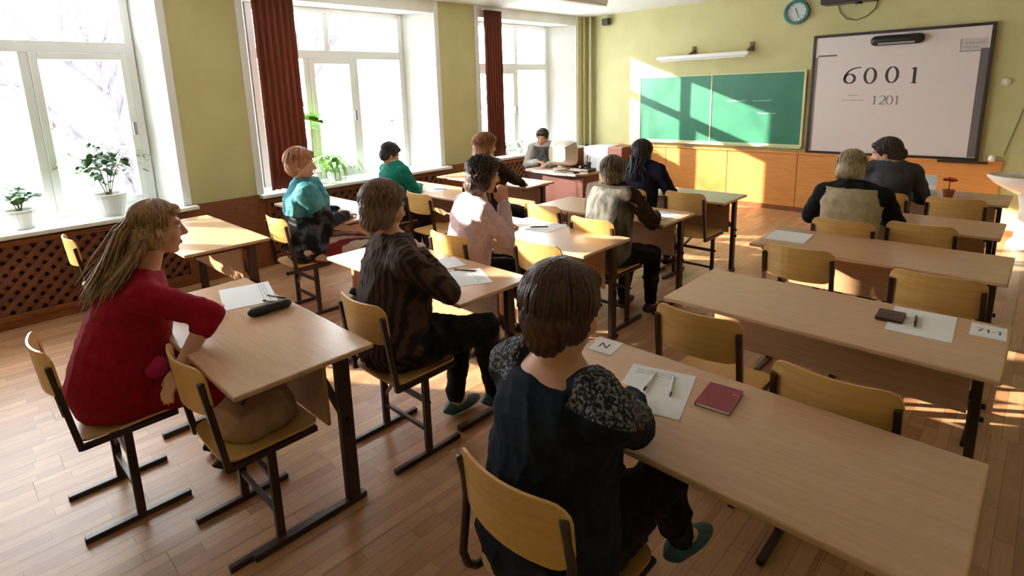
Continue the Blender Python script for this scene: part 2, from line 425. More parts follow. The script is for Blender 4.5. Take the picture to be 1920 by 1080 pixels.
tree(-16, 13.6, 8, 3, 'bare pale tree outside the middle window, right of the mullion')
tree(-22, 26, 9, 4, 'bare pale tree outside the window nearest the blackboard')
hb = empty('house', (-42, 8, -2.0)); tag(hb, 'pale pinkish brick house far outside the nearest window', 'house')
box('wall', -4, 4, -7, 2, 0, 5.2, BRICK, hb)
MB().prism([(-7.3, 5.2), (2.3, 5.2), (-2.5, 7.2)], 8.4, 'x', z0=-4.2).build('roof', SNOW, hb)
for i in range(4): box('window', 4.0, 4.03, -6.2+i*2.1, -5.2+i*2.1, 1.6, 3.0, GREYM, hb)

# ---------------------------------------------------------------- desks
def desk_proto():
    d = empty('school_desk', (0, 0, 0)); K = []
    def part(mb, n, m, bev=0): o = mb.build(n, m, d, bevel=bev); K.append((o, [])); return o
    hw, dp = .65, .29
    part(MB().box(-hw, hw, -dp, dp, .728, .75), 'tabletop', BEECH, .006)
    part(MB().box(-hw+.10, hw-.10, .10, .116, .40, .715), 'modesty_panel', BEECHD, .003)
    for s in (-1, 1):
        x = s*(hw-.075)
        part(MB().bar((x, .17, .03), (x, .17, .70), .035, .06, up=(0, 1, 0)), 'leg', STEEL, .004)
        part(MB().box(x-.018, x+.018, -.27, .23, 0, .03), 'foot', STEEL, .004)
        part(MB().box(x-.02, x+.02, -.22, .25, .70, .727), 'top_bracket', STEEL, .003)
        part(MB().bar((x-s*.02, .16, .45), (x-s*.17, .125, .66), .02, .03), 'brace', STEEL)
        for z in (.36, .42): part(MB().lathe([(.012, 0), (.012, .014)], (0, 0, 0), 10), 'knob', PLUG).matrix_local = Matrix.Translation((x+s*.018, .17, z))@Matrix.Rotation(s*math.pi/2, 4, 'Y')
    part(MB().bar((-hw+.09, .15, .69), (hw-.09, .15, .69), .025, .03), 'crossbar', STEEL, .003)
    return d, {d.name: K}
DP, DK = desk_proto(); first_desk = [True]
def desk(x0, x1, y0, y1, label):
    d = DP if first_desk[0] else copy_tree(DP, DK); first_desk[0] = False
    d.location = ((x0+x1)/2, (y0+y1)/2, 0); d.scale = ((x1-x0)/1.3, (y1-y0)/.58, 1)
    tag(d, label, 'desk', 'two-seat school desks'); return d
DESKS = [
 (-1.29, -.02, 1.30, 1.90, 'nearest school desk with a maroon booklet and papers, lower right'),
 (-1.31, -.03, 2.48, 3.07, 'empty-chaired school desk with brown wallet on paper at its right end'),
 (-1.36, -.08, 3.72, 4.30, 'school desk behind the person in the beige vest, sheet at its left end'),
 (-1.38, -.17, 4.76, 5.27, 'school desk where the person in the beige vest sits'),
 (-1.36, -.20, 6.00, 6.54, 'school desk nearest the whiteboard, with red flower on it'),
 (-3.34, -1.98, .62, 1.21, 'school desk of the woman in red, black case lying on it'),
 (-3.34, -2.02, 1.74, 2.29, 'school desk of the person in the brown striped jacket'),
 (-3.32, -2.03, 2.80, 3.36, 'school desk of the person in the lilac jacket'),
 (-3.32, -2.03, 3.82, 4.36, 'school desk of the person in the grey plaid jacket'),
 (-3.30, -2.00, 4.86, 5.36, 'school desk of the black-haired person in navy before the blackboard'),
 (-5.52, -4.17, 1.12, 1.73, 'sunlit empty school desk under the nearest window'),
 (-5.52, -4.16, 2.36, 2.93, 'school desk of the person with the teal scarf'),
 (-5.52, -4.14, 3.56, 4.10, 'school desk of the person in the green sweater by the window'),
 (-5.50, -4.00, 4.46, 4.96, 'school desk of the curly red-haired person, next to the teacher'),
]
for a in DESKS: desk(*a)

# ---------------------------------------------------------------- chairs
def ply_sheet(w, d, curve, thick, n=10, rnd=.05, back=False):
    """rounded rectangular sheet, bent; returns MB. back=True: stands in xz, bent in plan"""
    pts = []
    hw, hd = w/2, d/2
    for cx, cy, a0 in ((hw-rnd, hd-rnd, 0), (-hw+rnd, hd-rnd, 90), (-hw+rnd, -hd+rnd, 180), (hw-rnd, -hd+rnd, 270)):
        for k in range(5):
            a = math.radians(a0+22.5*k); pts.append((cx+rnd*math.cos(a), cy+rnd*math.sin(a)))
    bm = bmesh.new(); vs = [bm.verts.new((p[0], p[1], 0)) for p in pts]; f = bm.faces.new(vs)
    # cut into strips across x so that it can bend
    for i in range(1, n):
        x = -hw+w*i/n
        bmesh.ops.bisect_plane(bm, geom=bm.verts[:]+bm.edges[:]+bm.faces[:], plane_co=(x, 0, 0), plane_no=(1, 0, 0))
    bmesh.ops.solidify(bm, geom=bm.faces[:], thickness=thick)
    for v in bm.verts:
        x, y, z = v.co; bend = curve*((x/hw)**2)
        v.co = (x, bend+z, y) if back else (x, y, z+bend)
    m = MB(); bm.verts.index_update(); m.add([v.co for v in bm.verts], [tuple(q.index for q in f.verts) for f in bm.faces]); bm.free(); return m
def chair_proto(kind):
    c = empty('school_chair', (0, 0, 0)); K = []
    def part(mb, n, m, bev=0, smooth=False): o = mb.build(n, m, c, bevel=bev, smooth=smooth); K.append((o, [])); return o
    hx = .185
    part(ply_sheet(.385, .39, .012, .010, rnd=.06), 'seat', PLY).location = (0, .025, .445)
    bk = part(ply_sheet(.385, .20, .045, .009, rnd=.055, back=True), 'backrest', PLY); bk.location = (0, -.232, .755); bk.rotation_euler = (.10, 0, 0)
    for s in (-1, 1):
        x = s*hx
        if kind == 'sled':
            part(MB().box(x-.014, x+.014, -.21, .20, 0, .026), 'foot', STEEL, .004)
            part(MB().bar((x, 0, .02), (x, 0, .42), .026, .034, up=(0, 1, 0)), 'leg', STEEL, .003)
            m = MB().bar((x, .20, .428), (x, -.165, .424), .022, .024).bar((x, -.160, .416), (x*.97, -.212, .80), .022, .024, up=(0, 1, 0))
            part(m, 'side_rail', STEEL, .002)
        else:
            part(MB().tube([(x, .20, .428), (x, .0, .425), (x, -.12, .42), (x, -.17, .43), (x, -.20, .46), (x, -.215, .51), (x, -.20, .60), (x, -.19, .68), (x*.97, -.20, .76), (x*.97, -.212, .82)], .0125, 10), 'side_rail', STEEL, smooth=True)
            part(MB().tube([(x, .0, .42), (x, 0, .03)], .0125, 10), 'leg', STEEL, smooth=True)
            part(MB().tube([(x, -.22, .013), (x, .20, .013)], .013, 10), 'foot', STEEL, smooth=True)
        part(MB().lathe([(.009, -.03), (.009, .03)], (0, 0, 0), 8), 'bolt', PLUG).matrix_local = Matrix.Translation((x, 0, .30))@Matrix.Rotation(math.pi/2, 4, 'Y')
    part(MB().bar((-hx, 0, .30), (hx, 0, .30), .02, .024), 'stretcher', STEEL, .002)
    part(MB().bar((-hx, 0, .14), (hx, 0, .14), .02, .020), 'stretcher', STEEL, .002)
    part(MB().bar((-hx+.01, .0, .20), (0, .02, .42), .012, .018), 'brace', BOLT)
    return c, {c.name: K}
CA, CAK = chair_proto('sled'); CB, CBK = chair_proto('curved'); used = {}
def chair(x, y, label, rz=0, kind='sled'):
    P, K = (CA, CAK) if kind == 'sled' else (CB, CBK)
    c = copy_tree(P, K) if kind in used else P; used[kind] = 1
    c.location = (x, y, 0); c.rotation_euler = (0, 0, math.radians(rz)); tag(c, label, 'chair', 'wooden school chairs'); return c
CH = [
 (-2.86, .40, 'plywood school chair under the woman in red'),
 (-2.26, .76, 'plywood school chair with a taupe bag on its seat'),
 (-2.25, 1.53, 'plywood school chair under the person in the brown striped jacket'),
 (-.99, 2.38, 'left empty chair at the desk with the brown wallet'),
 (-.42, 2.16, 'right empty chair at the desk with the brown wallet, closest to the maroon booklet'),
 (-.98, 3.64, 'sunlit empty chair with a diagonal light edge, left of two behind the beige vest'),
 (-.325, 3.54, 'empty shaded chair right of the sunlit chair, beside a desk leg'),
 (-.96, 4.50, 'school chair under the person in the beige vest'),
 (-.55, 4.66, 'empty chair directly right of the person in the beige vest'),
 (-.49, 5.77, 'empty chair right of the person in the dark plaid jacket'),
 (-.98, 5.74, 'school chair under the person in the dark plaid jacket'),
 (-4.40, 2.09, 'pale school chair under the person with the teal scarf'),
 (-5.02, .83, 'school chair seen edge-on against the wooden lattice'),
 (-2.87, 2.60, 'school chair under the person in the lilac jacket'),
 (-2.24, 2.80, 'bright empty chair right of the person in the lilac jacket'),
 (-2.97, 3.72, 'pale empty chair left of the person in the grey plaid jacket'),
 (-2.35, 3.54, 'rounded chair back behind the person in the grey plaid jacket'),
 (-2.80, 4.76, 'school chair under the black-haired person in navy'),
 (-2.28, 4.86, 'empty chair right of the black-haired person in navy, before the blackboard'),
 (-4.28, 3.44, 'empty chair right of the person in the green sweater'),
 (-4.98, 3.40, 'school chair under the person in the green sweater'),
 (-4.18, 4.10, 'school chair under the curly red-haired person'),
]
for a in CH: chair(*a)
chair(-.88, 1.10, 'curved-tube school chair under the person in navy in the foreground', 0, 'curved')
chair(-5.14, 6.18, 'school chair under the teacher at the computer desk', -150, 'curved')

# ---------------------------------------------------------------- people
def voxel(mb, name, m, parent, vs, smooth=3, origin=Vector((0, 0, 0)), fold=0., strand=0., seed=0, head=None):
    me = mb.mesh('tmp', m); o = bpy.data.objects.new('tmp', me); COL.objects.link(o)
    r = o.modifiers.new('r', 'REMESH'); r.mode = 'VOXEL'; r.voxel_size = vs; r.use_smooth_shade = True
    if smooth: q = o.modifiers.new('s', 'SMOOTH'); q.factor = .5; q.iterations = smooth
    dg = bpy.context.evaluated_depsgraph_get(); out = bpy.data.meshes.new_from_object(o.evaluated_get(dg))
    bpy.data.objects.remove(o); bpy.data.meshes.remove(me)
    n = len(out.vertices); co = np.empty(n*3); out.vertices.foreach_get('co', co); co = co.reshape(-1, 3)
    if fold or strand:
        nr = np.empty(n*3); out.vertex_normals.foreach_get('vector', nr); nr = nr.reshape(-1, 3)
        rs = np.random.RandomState(seed); d = np.zeros(n)
        if fold:
            for k in range(7):
                w = rs.normal(size=3)*np.array([1, 1, 1.6]); w *= rs.uniform(14, 46)/np.linalg.norm(w)
                ph = co@w+rs.uniform(0, 6.28)+1.5*np.sin(co@(rs.normal(size=3)*9))
                d += (1-np.abs(np.sin(ph)))**2*rs.uniform(.4, 1)*fold-fold*.15
        if strand:
            R, c = head; l = (co-np.array(c))@np.array(R)
            az = np.arctan2(l[:, 0], -l[:, 1]+.02)
            d += strand*(np.sin(az*34+6*np.sin(l[:, 2]*30)+rs.uniform(0, 6))+.7*np.sin(az*61+l[:, 2]*55))
        co = co+nr*d[:, None]
    co -= np.array(origin); out.vertices.foreach_set('co', co.ravel())
    out.materials.clear(); out.materials.append(m); out.polygons.foreach_set('use_smooth', [True]*len(out.polygons)); out.update(); out.name = name
    ob = bpy.data.objects.new(name, out); COL.objects.link(ob); ob.parent = parent
    return ob
def ik(a, t, l1, l2, pole):
    a = Vector(a); t = Vector(t); d = t-a; L = d.length
    if L > (l1+l2)*.995: t = a+d.normalized()*(l1+l2)*.995; d = t-a; L = d.length
    L = max(L, abs(l1-l2)+.01)
    c = (l1*l1+L*L-l2*l2)/(2*l1*L); c = max(-1, min(1, c)); d.normalize()
    p = Vector(pole); p = (p-d*p.dot(d)).normalized()
    return a+d*(l1*c)+p*(l1*math.sqrt(1-c*c)), t
SKIN = mat('skin', rgb(206, 150, 122), .5, rgb(214, 160, 132), 14, bump=.03, bscale=200)
SKIN.node_tree.nodes['Principled BSDF'].inputs['Subsurface Weight'].default_value = .08
LIPS = mat('lips', rgb(170, 92, 86), .45); EYEW = mat('eye_white', rgb(225, 220, 214), .2); IRIS = mat('iris', rgb(44, 30, 24), .2)
def person(label, hip, yaw=0, lean=10, side=0, twist=0, head=(0, 0, 0), hands=None, feet=None, knees=None, poles=None, top=None, pants=None, shoe=None,
           hair=None, vs=.009, sc=1., headpos=None, sleeve=1., neck=0, sh_w=.17, girth=1., skirt=False, hem=0, collar=None, vest=None, seed=1, fold=.004, hunch=0):
    rz = Matrix.Rotation(math.radians(yaw), 3, 'Z'); hip = Vector(hip); base = Vector((hip.x, hip.y, 0))
    P = empty('person', base); tag(P, label, 'person', 'people seated in the classroom')
    X = rz@Vector((1, 0, 0)); Y = rz@Vector((0, 1, 0)); Zv = Vector((0, 0, 1))
    # spine
    def tilt(a, b): return (Zv*math.cos(math.radians(a))*math.cos(math.radians(b))+Y*math.sin(math.radians(a))+X*math.sin(math.radians(b))).normalized()
    sp = [hip]; angs = [lean*.5, lean*.9, lean+hunch*.5, lean+hunch, lean*.8+hunch*.7]; lens = [.13*sc, .14*sc, .13*sc, .09*sc, .06*sc]
    for a, l in zip(angs, lens): sp.append(sp[-1]+tilt(a, side)*l)
    neck0 = sp[5]; up = tilt(lean+hunch*.5, side)
    tw = Matrix.Rotation(math.radians(twist), 3, 'Z'); Xs = tw@X; Ys = tw@Y
    Xs = (Xs-up*Xs.dot(up)).normalized(); Ys = up.cross(Xs)
    shoulder = {s: sp[4]+Xs*(s*sh_w*sc)-up*.035*sc for s in (-1, 1)}
    if headpos is None: headpos = neck0+tilt(lean*.5+hunch*.4, side)*.155*sc
    hc = Vector(headpos)
    hy, hp, ht = [math.radians(v) for v in head]
    RH = rz@Matrix.Rotation(hy, 3, 'Z')@Matrix.Rotation(-hp, 3, 'X')@Matrix.Rotation(ht, 3, 'Y')
    HM = (RH, hc)
    # limbs
    hipj = {s: hip+X*(s*.085*sc)+Y*.02 for s in (-1, 1)}
    hands = hands or {}; feet = feet or {}; poles = poles or {}; knees = knees or {}
    el = {}; wr = {}; kn = {}; an = {}
    for s in (-1, 1):
        t = hands.get(s, shoulder[s]+Y*.35-Zv*.28-X*s*.08)
        el[s], wr[s] = ik(shoulder[s], t, .27*sc, .235*sc, poles.get(s, X*s*.8-Zv*.8-Y*.25))
        f = feet.get(s, hip+Y*.40+X*s*.10-Zv*(hip.z-.075))
        kn[s], an[s] = ik(hipj[s], f, .415*sc, .40*sc, knees.get(s, Y*.8+Zv*.8+X*s*.05))
    def sec(i, rx, ry, xa=None, off=0.): 
        k = (Vector(sp[min(i+1, 5)])-Vector(sp[max(i-1, 0)])).normalized(); xx = X.lerp(Xs, min(1, i/4)); xx = (xx-k*xx.dot(k)).normalized(); yy = k.cross(xx)
        return (sp[i]+yy*off, xx, yy, rx, ry)
    G = girth
    def torso(mb, g, topi=5, low=True):
        e = g
        S = [(hip-Zv*.085*sc, X, Y, (.12*G)*sc+e, .10*G*sc+e)] if low else []
        S += [sec(0, .165*G*sc+e, .125*G*sc+e), sec(1, .148*G*sc+e, .118*G*sc+e, off=.01), sec(2, .150*sc*(.5+.5*G)+e, .115*G*sc+e, off=.012), sec(3, .162*sc+e, .112*sc*(.6+.4*G)+e), sec(4, .128*sc+e, .080*sc+e)]
        if topi >= 5: S.append(sec(5, .058*sc+e, .056*sc+e))
        mb.loft(S)
    def arm(mb, s, g, frac=1., tr=.065):
        a, b, c = shoulder[s], el[s], wr[s]
        mb.capsule(sp[3]+Xs*(s*.09*sc)+up*.01, a, .07*sc+g, .055*sc+g)
        mb.capsule(sp[4]+Xs*(s*tr*sc)+up*.0, a+up*.004, .050*sc+g, .046*sc+g)
        mb.capsule(a, b, .053*sc+g, .043*sc+g)
        if frac > .5:
            c2 = b.lerp(c, min(1, (frac-.5)*2)); mb.capsule(b, c2, .042*sc+g, .042*sc+(.030*sc-.042*sc)*((frac-.5)*2)+g)
    def leg(mb, s, g, frac=1.):
        mb.capsule(hipj[s]-Zv*.005, kn[s], .088*G*sc+g, .058*sc+g); c = kn[s].lerp(an[s], frac)
        mid = kn[s].lerp(an[s], .3*frac)-Y*.012; mb.capsule(kn[s], mid, .056*sc+g, .055*sc+g); mb.capsule(mid, c, .055*sc+g, .036*sc+g)
    # body
    b = MB(); torso(b, 0)
    b.capsule(sp[4]+up*.02, hc-RH@Vector((0, .018, .05)), .058*sc, .05*sc)
    for s in (-1, 1):
        arm(b, s, 0); leg(b, s, 0)
        # hand
        fa = (wr[s]-el[s]).normalized(); pn = -Zv
        pn = (pn-fa*pn.dot(fa)); pn = pn.normalized() if pn.length > .2 else (Y-fa*Y.dot(fa)).normalized()
        lat = fa.cross(pn)*s                              # towards the thumb or away
        if lat.dot(X)*s > 0: lat = -lat
        w0 = wr[s]
        RHd = Matrix((lat, fa, -pn)).transposed()
        b.capsule(el[s].lerp(wr[s], .9), w0+fa*.02, .028*sc, .026*sc)
        b.ellipsoid((RHd, w0+fa*.05), (0, 0, 0), (.040*sc, .052*sc, .016*sc))
        for k, (lx, ln) in enumerate(((-.030, .058), (-.011, .070), (.009, .074), (.028, .066))):
            p0 = w0+fa*.085+lat*lx; p1 = p0+fa*ln*.5+pn*.006+lat*lx*.12; p2 = p1+fa*ln*.42+pn*.022
            b.capsule(p0-fa*.02, p1, .0095, .0085, 8, 3); b.capsule(p1, p2, .0085, .0072, 8, 3)
        p0 = w0+fa*.03+lat*.030; p1 = p0+fa*.032+lat*.024+pn*.006; p2 = p1+fa*.03+lat*.004+pn*.006
        b.capsule(p0, p1, .013, .011, 8, 3); b.capsule(p1, p2, .011, .009, 8, 3)
        # foot
        fd = (Y+X*s*.15).normalized(); sh = an[s]-kn[s]; 
        b.capsule(an[s], an[s]+fd*.11-Zv*.04, .034, .028)
    H_ = lambda c, r: b.ellipsoid(HM, Vector(c)*sc, Vector(r)*sc)
    H_((0, -.012, .032), (.073, .093, .086)); H_((0, .018, -.02), (.066, .074, .085)); H_((0, .034, -.068), (.048, .05, .045)); H_((0, .062, -.100), (.024, .022, .018))
    for s in (-1, 1):
        H_((s*.036, .058, -.03), (.028, .026, .030)); H_((s*.073, -.006, -.008), (.010, .019, .032)); H_((s*.03, .078, .032), (.026, .014, .010))
    b.capsule(hc+RH@Vector((0, .084, .022))*sc, hc+RH@Vector((0, .108, -.022))*sc, .009*sc, .014*sc); H_((0, .098, -.026), (.019, .013, .010))
    H_((0, .079, -.058), (.026, .014, .010)); H_((0, .078, -.072), (.022, .012, .008))
    voxel(b, 'body', SKIN, P, vs, 2, base)
    for s in (-1, 1):
        e = MB(); e.ellipsoid(HM, Vector((s*.031, .076, .010))*sc, Vector((.0145, .0105, .010))*sc); e.v = [tuple(Vector(q)-base) for q in e.v]; eo = e.build('eye', EYEW, P, smooth=True)
        e = MB(); e.ellipsoid(HM, Vector((s*.031, .0835, .009))*sc, Vector((.007, .0045, .0075))*sc); e.v = [tuple(Vector(q)-base) for q in e.v]; e.build('iris', IRIS, eo, smooth=True)
    e = MB(); e.ellipsoid(HM, Vector((0, .0895, -.065))*sc, Vector((.021, .007, .009))*sc); e.v = [tuple(Vector(q)-base) for q in e.v]; e.build('lips', LIPS, P, smooth=True)
    # clothes
    if pants:
        m = MB(); g = .012
        S = [(hip-Zv*.075*sc, X, Y, .125*G*sc+g, .105*G*sc+g), sec(0, .168*G*sc+g, .128*G*sc+g), sec(1, .140*G*sc+g, .110*G*sc+g, off=.01)]; m.loft(S)
        if skirt:
            kc = (kn[-1]+kn[1])/2; d = (kc-hip).normalized(); u = (Zv-d*Zv.dot(d)).normalized(); xx = d.cross(u)
            for s in (-1, 1): m.capsule(hipj[s], kn[s], .092*G*sc+g, .075*sc+g); m.capsule(kn[s], kn[s].lerp(an[s], .35), .072*sc+g, .072*sc+g)
            m.capsule(hip, kc, .10*sc, .08*sc); m.capsule(kc, (kn[-1].lerp(an[-1], .35)+kn[1].lerp(an[1], .35))/2, .08*sc, .08*sc)
        else:
            for s in (-1, 1): leg(m, s, g, .93)
        voxel(m, 'skirt' if skirt else 'trousers', pants, P, vs*1.2, 3, base, fold=fold, seed=seed)
    if top:
        m = MB(); g = .018
        torso(m, g, 4 if neck else 5, not hem)
        for s in (-1, 1): arm(m, s, g, sleeve, .125 if neck else .065)
        m.capsule(sp[3]+Xs*(-.10), sp[3]+Xs*.10, .08*sc+g*.5, .08*sc+g*.5)
        voxel(m, 'sweater', top, P, vs*1.15, 8, base, fold=fold, seed=seed+3)
    if vest:
        m = MB(); torso(m, .030, 4); m.capsule(sp[3]+Xs*(-.12), sp[3]+Xs*.12, .082*sc, .082*sc)
        for s in (-1, 1): m.capsule(sp[3]+Xs*(s*.10), shoulder[s]-Xs*s*.02, .074*sc, .070*sc)
        voxel(m, 'vest', vest, P, vs*1.2, 7, base, fold=fold*.6, seed=seed+5)
    if collar:
        m = MB(); n = 20; pts = []
        for i in range(n+1):
            a = 2*math.pi*i/n; pts.append(sp[5]-up*.012+Xs*math.cos(a)*.068*sc+Ys*(math.sin(a)*.066*sc))
        m.tube(pts, .018, 8); voxel(m, 'collar', collar, P, .007, 3, base)
    for s in (-1, 1):
        m = MB(); fd = (Y+X*s*.15).normalized(); a = an[s]
        fs = Matrix((fd.cross(Zv), fd, Zv)).transposed()
        low = max(a.z-.075, .0)
        m.ellipsoid((fs, Vector((a.x, a.y, a.z-.035))+fd*.05), (0, 0, 0), (.046, .135, .036)); m.ellipsoid((fs, Vector((a.x, a.y, a.z-.03))), (0, -.015, 0), (.042, .055, .045))
        voxel(m, 'shoe', shoe or PLUG, P, .010, 2, base)
    # hair
    if hair:
        hm = hair['mat']; m = MB(); q = hair.get('vol', 0)
        E = lambda c, r: m.ellipsoid(HM, Vector(c)*sc, (Vector(r)+Vector((q, q, q)))*sc)
        E((0, -.018, .046), (.080, .094, .084)); E((0, -.048, .0), (.076, .068, .085))
        for s in (-1, 1):
            E((s*.052, -.012, .030), (.030, .056, .060))
            if hair.get('side'): E((s*.062, -.020, -.03), (.022, .045, .060))
        if hair.get('fringe', 1): E((0, .050, .083), (.056, .040, .028))
        for c, r in hair.get('extra', []): E(c, r)
        rh = random.Random(seed)
        def strand(m2, pts, r): m2.tube([hc+RH@(Vector(p)*sc) for p in pts], r, 4)
        ho = voxel(m, 'hair', hm, P, max(.006, vs*.75), 2, base, strand=hair.get('str', .0022), seed=seed, head=(RH, hc))
        m2 = MB(); curl = hair.get('curl', 0); t1 = hair.get('low', 115)
        for k in range(hair.get('n', 260)):
            phi = rh.uniform(0, 2*math.pi); f = abs(math.sin(phi/2)) if False else 1
            th0 = rh.uniform(0, 70); front = math.cos(phi) > .55
            th1 = min(th0+rh.uniform(25, 55), 68 if front else t1)
            if th1 <= th0+5: continue
            pts = []; cz = .040
            for i in range(6):
                th = math.radians(th0+(th1-th0)*i/5); rr = 1.04+.05*rh.random()*(i == 5)
                a = phi+curl*.25*math.sin(i*2.2+k)
                ex = q+.006+curl*.008*math.sin(i*3.1+k*1.7)
                pts.append(((.078+ex)*math.sin(th)*math.sin(a)*rr, -.020+(.094+ex)*math.sin(th)*math.cos(a)*rr, cz+(.086+ex)*math.cos(th)*rr))
            strand(m2, pts, [.0042, .0052, .005, .0042, .003, .001])
        for (path, n_, s0, s1, rad) in hair.get('tress', []):
            for k in range(n_):
                j0 = Vector((rh.gauss(0, s0), rh.gauss(0, s0*.6), rh.gauss(0, s0*.5))); j1 = Vector((rh.gauss(0, s1), rh.gauss(0, s1*.5), rh.uniform(-.09, .03)))
                pts = []; L_ = len(path)
                for i in range((L_-1)*2+1):
                    t = i/((L_-1)*2); a_ = Vector(path[i//2]); p_ = a_ if i % 2 == 0 else (a_+Vector(path[i//2+1]))/2
                    w_ = Vector((math.sin(i*1.3+k), math.cos(i*1.1+k*2), 0))*.004*(1+3*curl)
                    pts.append(p_+j0.lerp(j1, t)+w_)
                n3 = len(pts); strand(m2, pts, [rad*(.7+.5*math.sin(math.pi*min(1, (i+1)/n3)))*(1 if i < n3-1 else .15) for i in range(n3)])
        m2.v = [tuple(Vector(p)-base) for p in m2.v]
        m2.build('hair_strands', hm, ho, smooth=True)
    return dict(P=P, base=base, sp=sp, sh=shoulder, el=el, wr=wr, kn=kn, an=an, X=X, Y=Y, Xs=Xs, Ys=Ys, up=up, hc=hc, RH=RH, hip=hip)
def hairmat(n, a, b): return mat(n, a, .42, b, 22, (6, 6, .8), .15, spec=.5)
H_DBL = hairmat('hair_dark_blond', rgb(128, 92, 64), rgb(186, 148, 108)); H_BRN = hairmat('hair_brown', rgb(52, 29, 20), rgb(86, 50, 34))
H_GBR = hairmat('hair_grey_brown', rgb(94, 70, 58), rgb(138, 108, 90)); H_GIN = hairmat('hair_ginger', rgb(150, 92, 62), rgb(196, 142, 106))
H_BLK = hairmat('hair_black', rgb(26, 22, 26), rgb(46, 38, 40)); H_DBR = hairmat('hair_dark_brown', rgb(44, 28, 26), rgb(68, 46, 42))
H_RED = hairmat('hair_red_brown', rgb(124, 72, 48), rgb(178, 120, 84)); H_BLG = hairmat('hair_ash_blond', rgb(142, 120, 92), rgb(182, 160, 128))
H_MIX = hairmat('hair_mixed', rgb(56, 40, 34), rgb(130, 108, 84))
C = lambda n, a, b, s=30, **k: mat(n, a, .85, b, s, bump=.15, bscale=120, spec=.2, **k)
RED = C('crimson_knit', rgb(140, 8, 32), rgb(154, 14, 40)); BLACKC = C('black_cloth', rgb(20, 19, 21), rgb(28, 27, 29)); NAVY = C('navy_knit', rgb(20, 24, 38), rgb(26, 31, 48))
STRIPE = C('brown_stripe', rgb(46, 37, 35), rgb(88, 66, 60), 11, kind='wave', stretch=(1, .4, .05), mix=(.2, .9)); TEAL = C('teal_wool', rgb(30, 110, 122), rgb(96, 160, 168), 9)
DPAT = C('dark_pattern', rgb(24, 27, 34), rgb(96, 98, 106), 9, mix=(.5, .66)); GREEN = C('green_wool', rgb(14, 104, 88), rgb(22, 122, 102)); LILAC = C('lilac_fabric', rgb(204, 176, 186), rgb(222, 198, 206))
PLAID = C('grey_plaid', rgb(66, 64, 60), rgb(112, 108, 102), 9, stretch=(2, 2, .7), mix=(.4, .62)); DKBR = C('dark_brown_cloth', rgb(42, 32, 28), rgb(60, 48, 42)); DNAVY = C('dark_navy', rgb(26, 26, 44), rgb(34, 34, 60), 8)
GREYW = C('grey_white', rgb(176, 172, 166), rgb(206, 202, 196), 14); VESTB = C('beige_vest', rgb(166, 148, 118), rgb(184, 166, 134), 24); DPLAID = C('dark_plaid', rgb(50, 48, 58), rgb(94, 92, 104), 5, stretch=(1, 1, 1), mix=(.35, .7))
SPECK = mat('speckled_knit', rgb(52, 50, 54), .9, rgb(190, 190, 200), 110, bump=.3, bscale=160, kind='voronoi', mix=(.25, .75))
DENIM = C('dark_trousers', rgb(34, 34, 40), rgb(46, 46, 52)); SHOET = mat('teal_shoe', rgb(36, 82, 92), .5); STRIPED_SK = C('striped_skirt', rgb(120, 40, 44), rgb(186, 176, 162), 5, kind='wave', stretch=(1, 1, .2), mix=(.35, .5))

def yoke_mat():
    m = NAVY.copy(); m.name = 'navy_with_speckled_yoke'; nt = m.node_tree; N = nt.nodes.new; L = nt.links.new; b = nt.nodes['Principled BSDF']
    old = b.inputs['Base Color'].links[0].from_socket
    tc = N('ShaderNodeTexCoord'); sx = N('ShaderNodeSeparateXYZ'); L(tc.outputs['Object'], sx.inputs[0])
    ab = N('ShaderNodeMath'); ab.operation = 'ABSOLUTE'; L(sx.outputs[0], ab.inputs[0])
    g1 = N('ShaderNodeMath'); g1.operation = 'GREATER_THAN'; g1.inputs[1].default_value = .105; L(ab.outputs[0], g1.inputs[0])
    ma = N('ShaderNodeMath'); ma.operation = 'MULTIPLY_ADD'; ma.inputs[1].default_value = .42; L(sx.outputs[1], ma.inputs[0]); L(sx.outputs[2], ma.inputs[2])
    g2 = N('ShaderNodeMath'); g2.operation = 'GREATER_THAN'; g2.inputs[1].default_value = 1.005; L(ma.outputs[0], g2.inputs[0])
    mu = N('ShaderNodeMath'); mu.operation = 'MULTIPLY'; L(g1.outputs[0], mu.inputs[0]); L(g2.outputs[0], mu.inputs[1])
    nz = N('ShaderNodeTexNoise'); nz.inputs['Scale'].default_value = 120; nz.inputs['Detail'].default_value = 1; L(tc.outputs['Object'], nz.inputs[0])
    cr = N('ShaderNodeValToRGB'); cr.color_ramp.elements[0].color = rgb(38, 36, 40); cr.color_ramp.elements[1].color = rgb(132, 130, 140); cr.color_ramp.elements[0].position = .46; cr.color_ramp.elements[1].position = .66
    L(nz.outputs[0], cr.inputs[0]); mx = N('ShaderNodeMixRGB'); L(mu.outputs[0], mx.inputs[0]); L(old, mx.inputs[1]); L(cr.outputs[0], mx.inputs[2]); L(mx.outputs[0], b.inputs['Base Color']); return m
YOKE = yoke_mat()

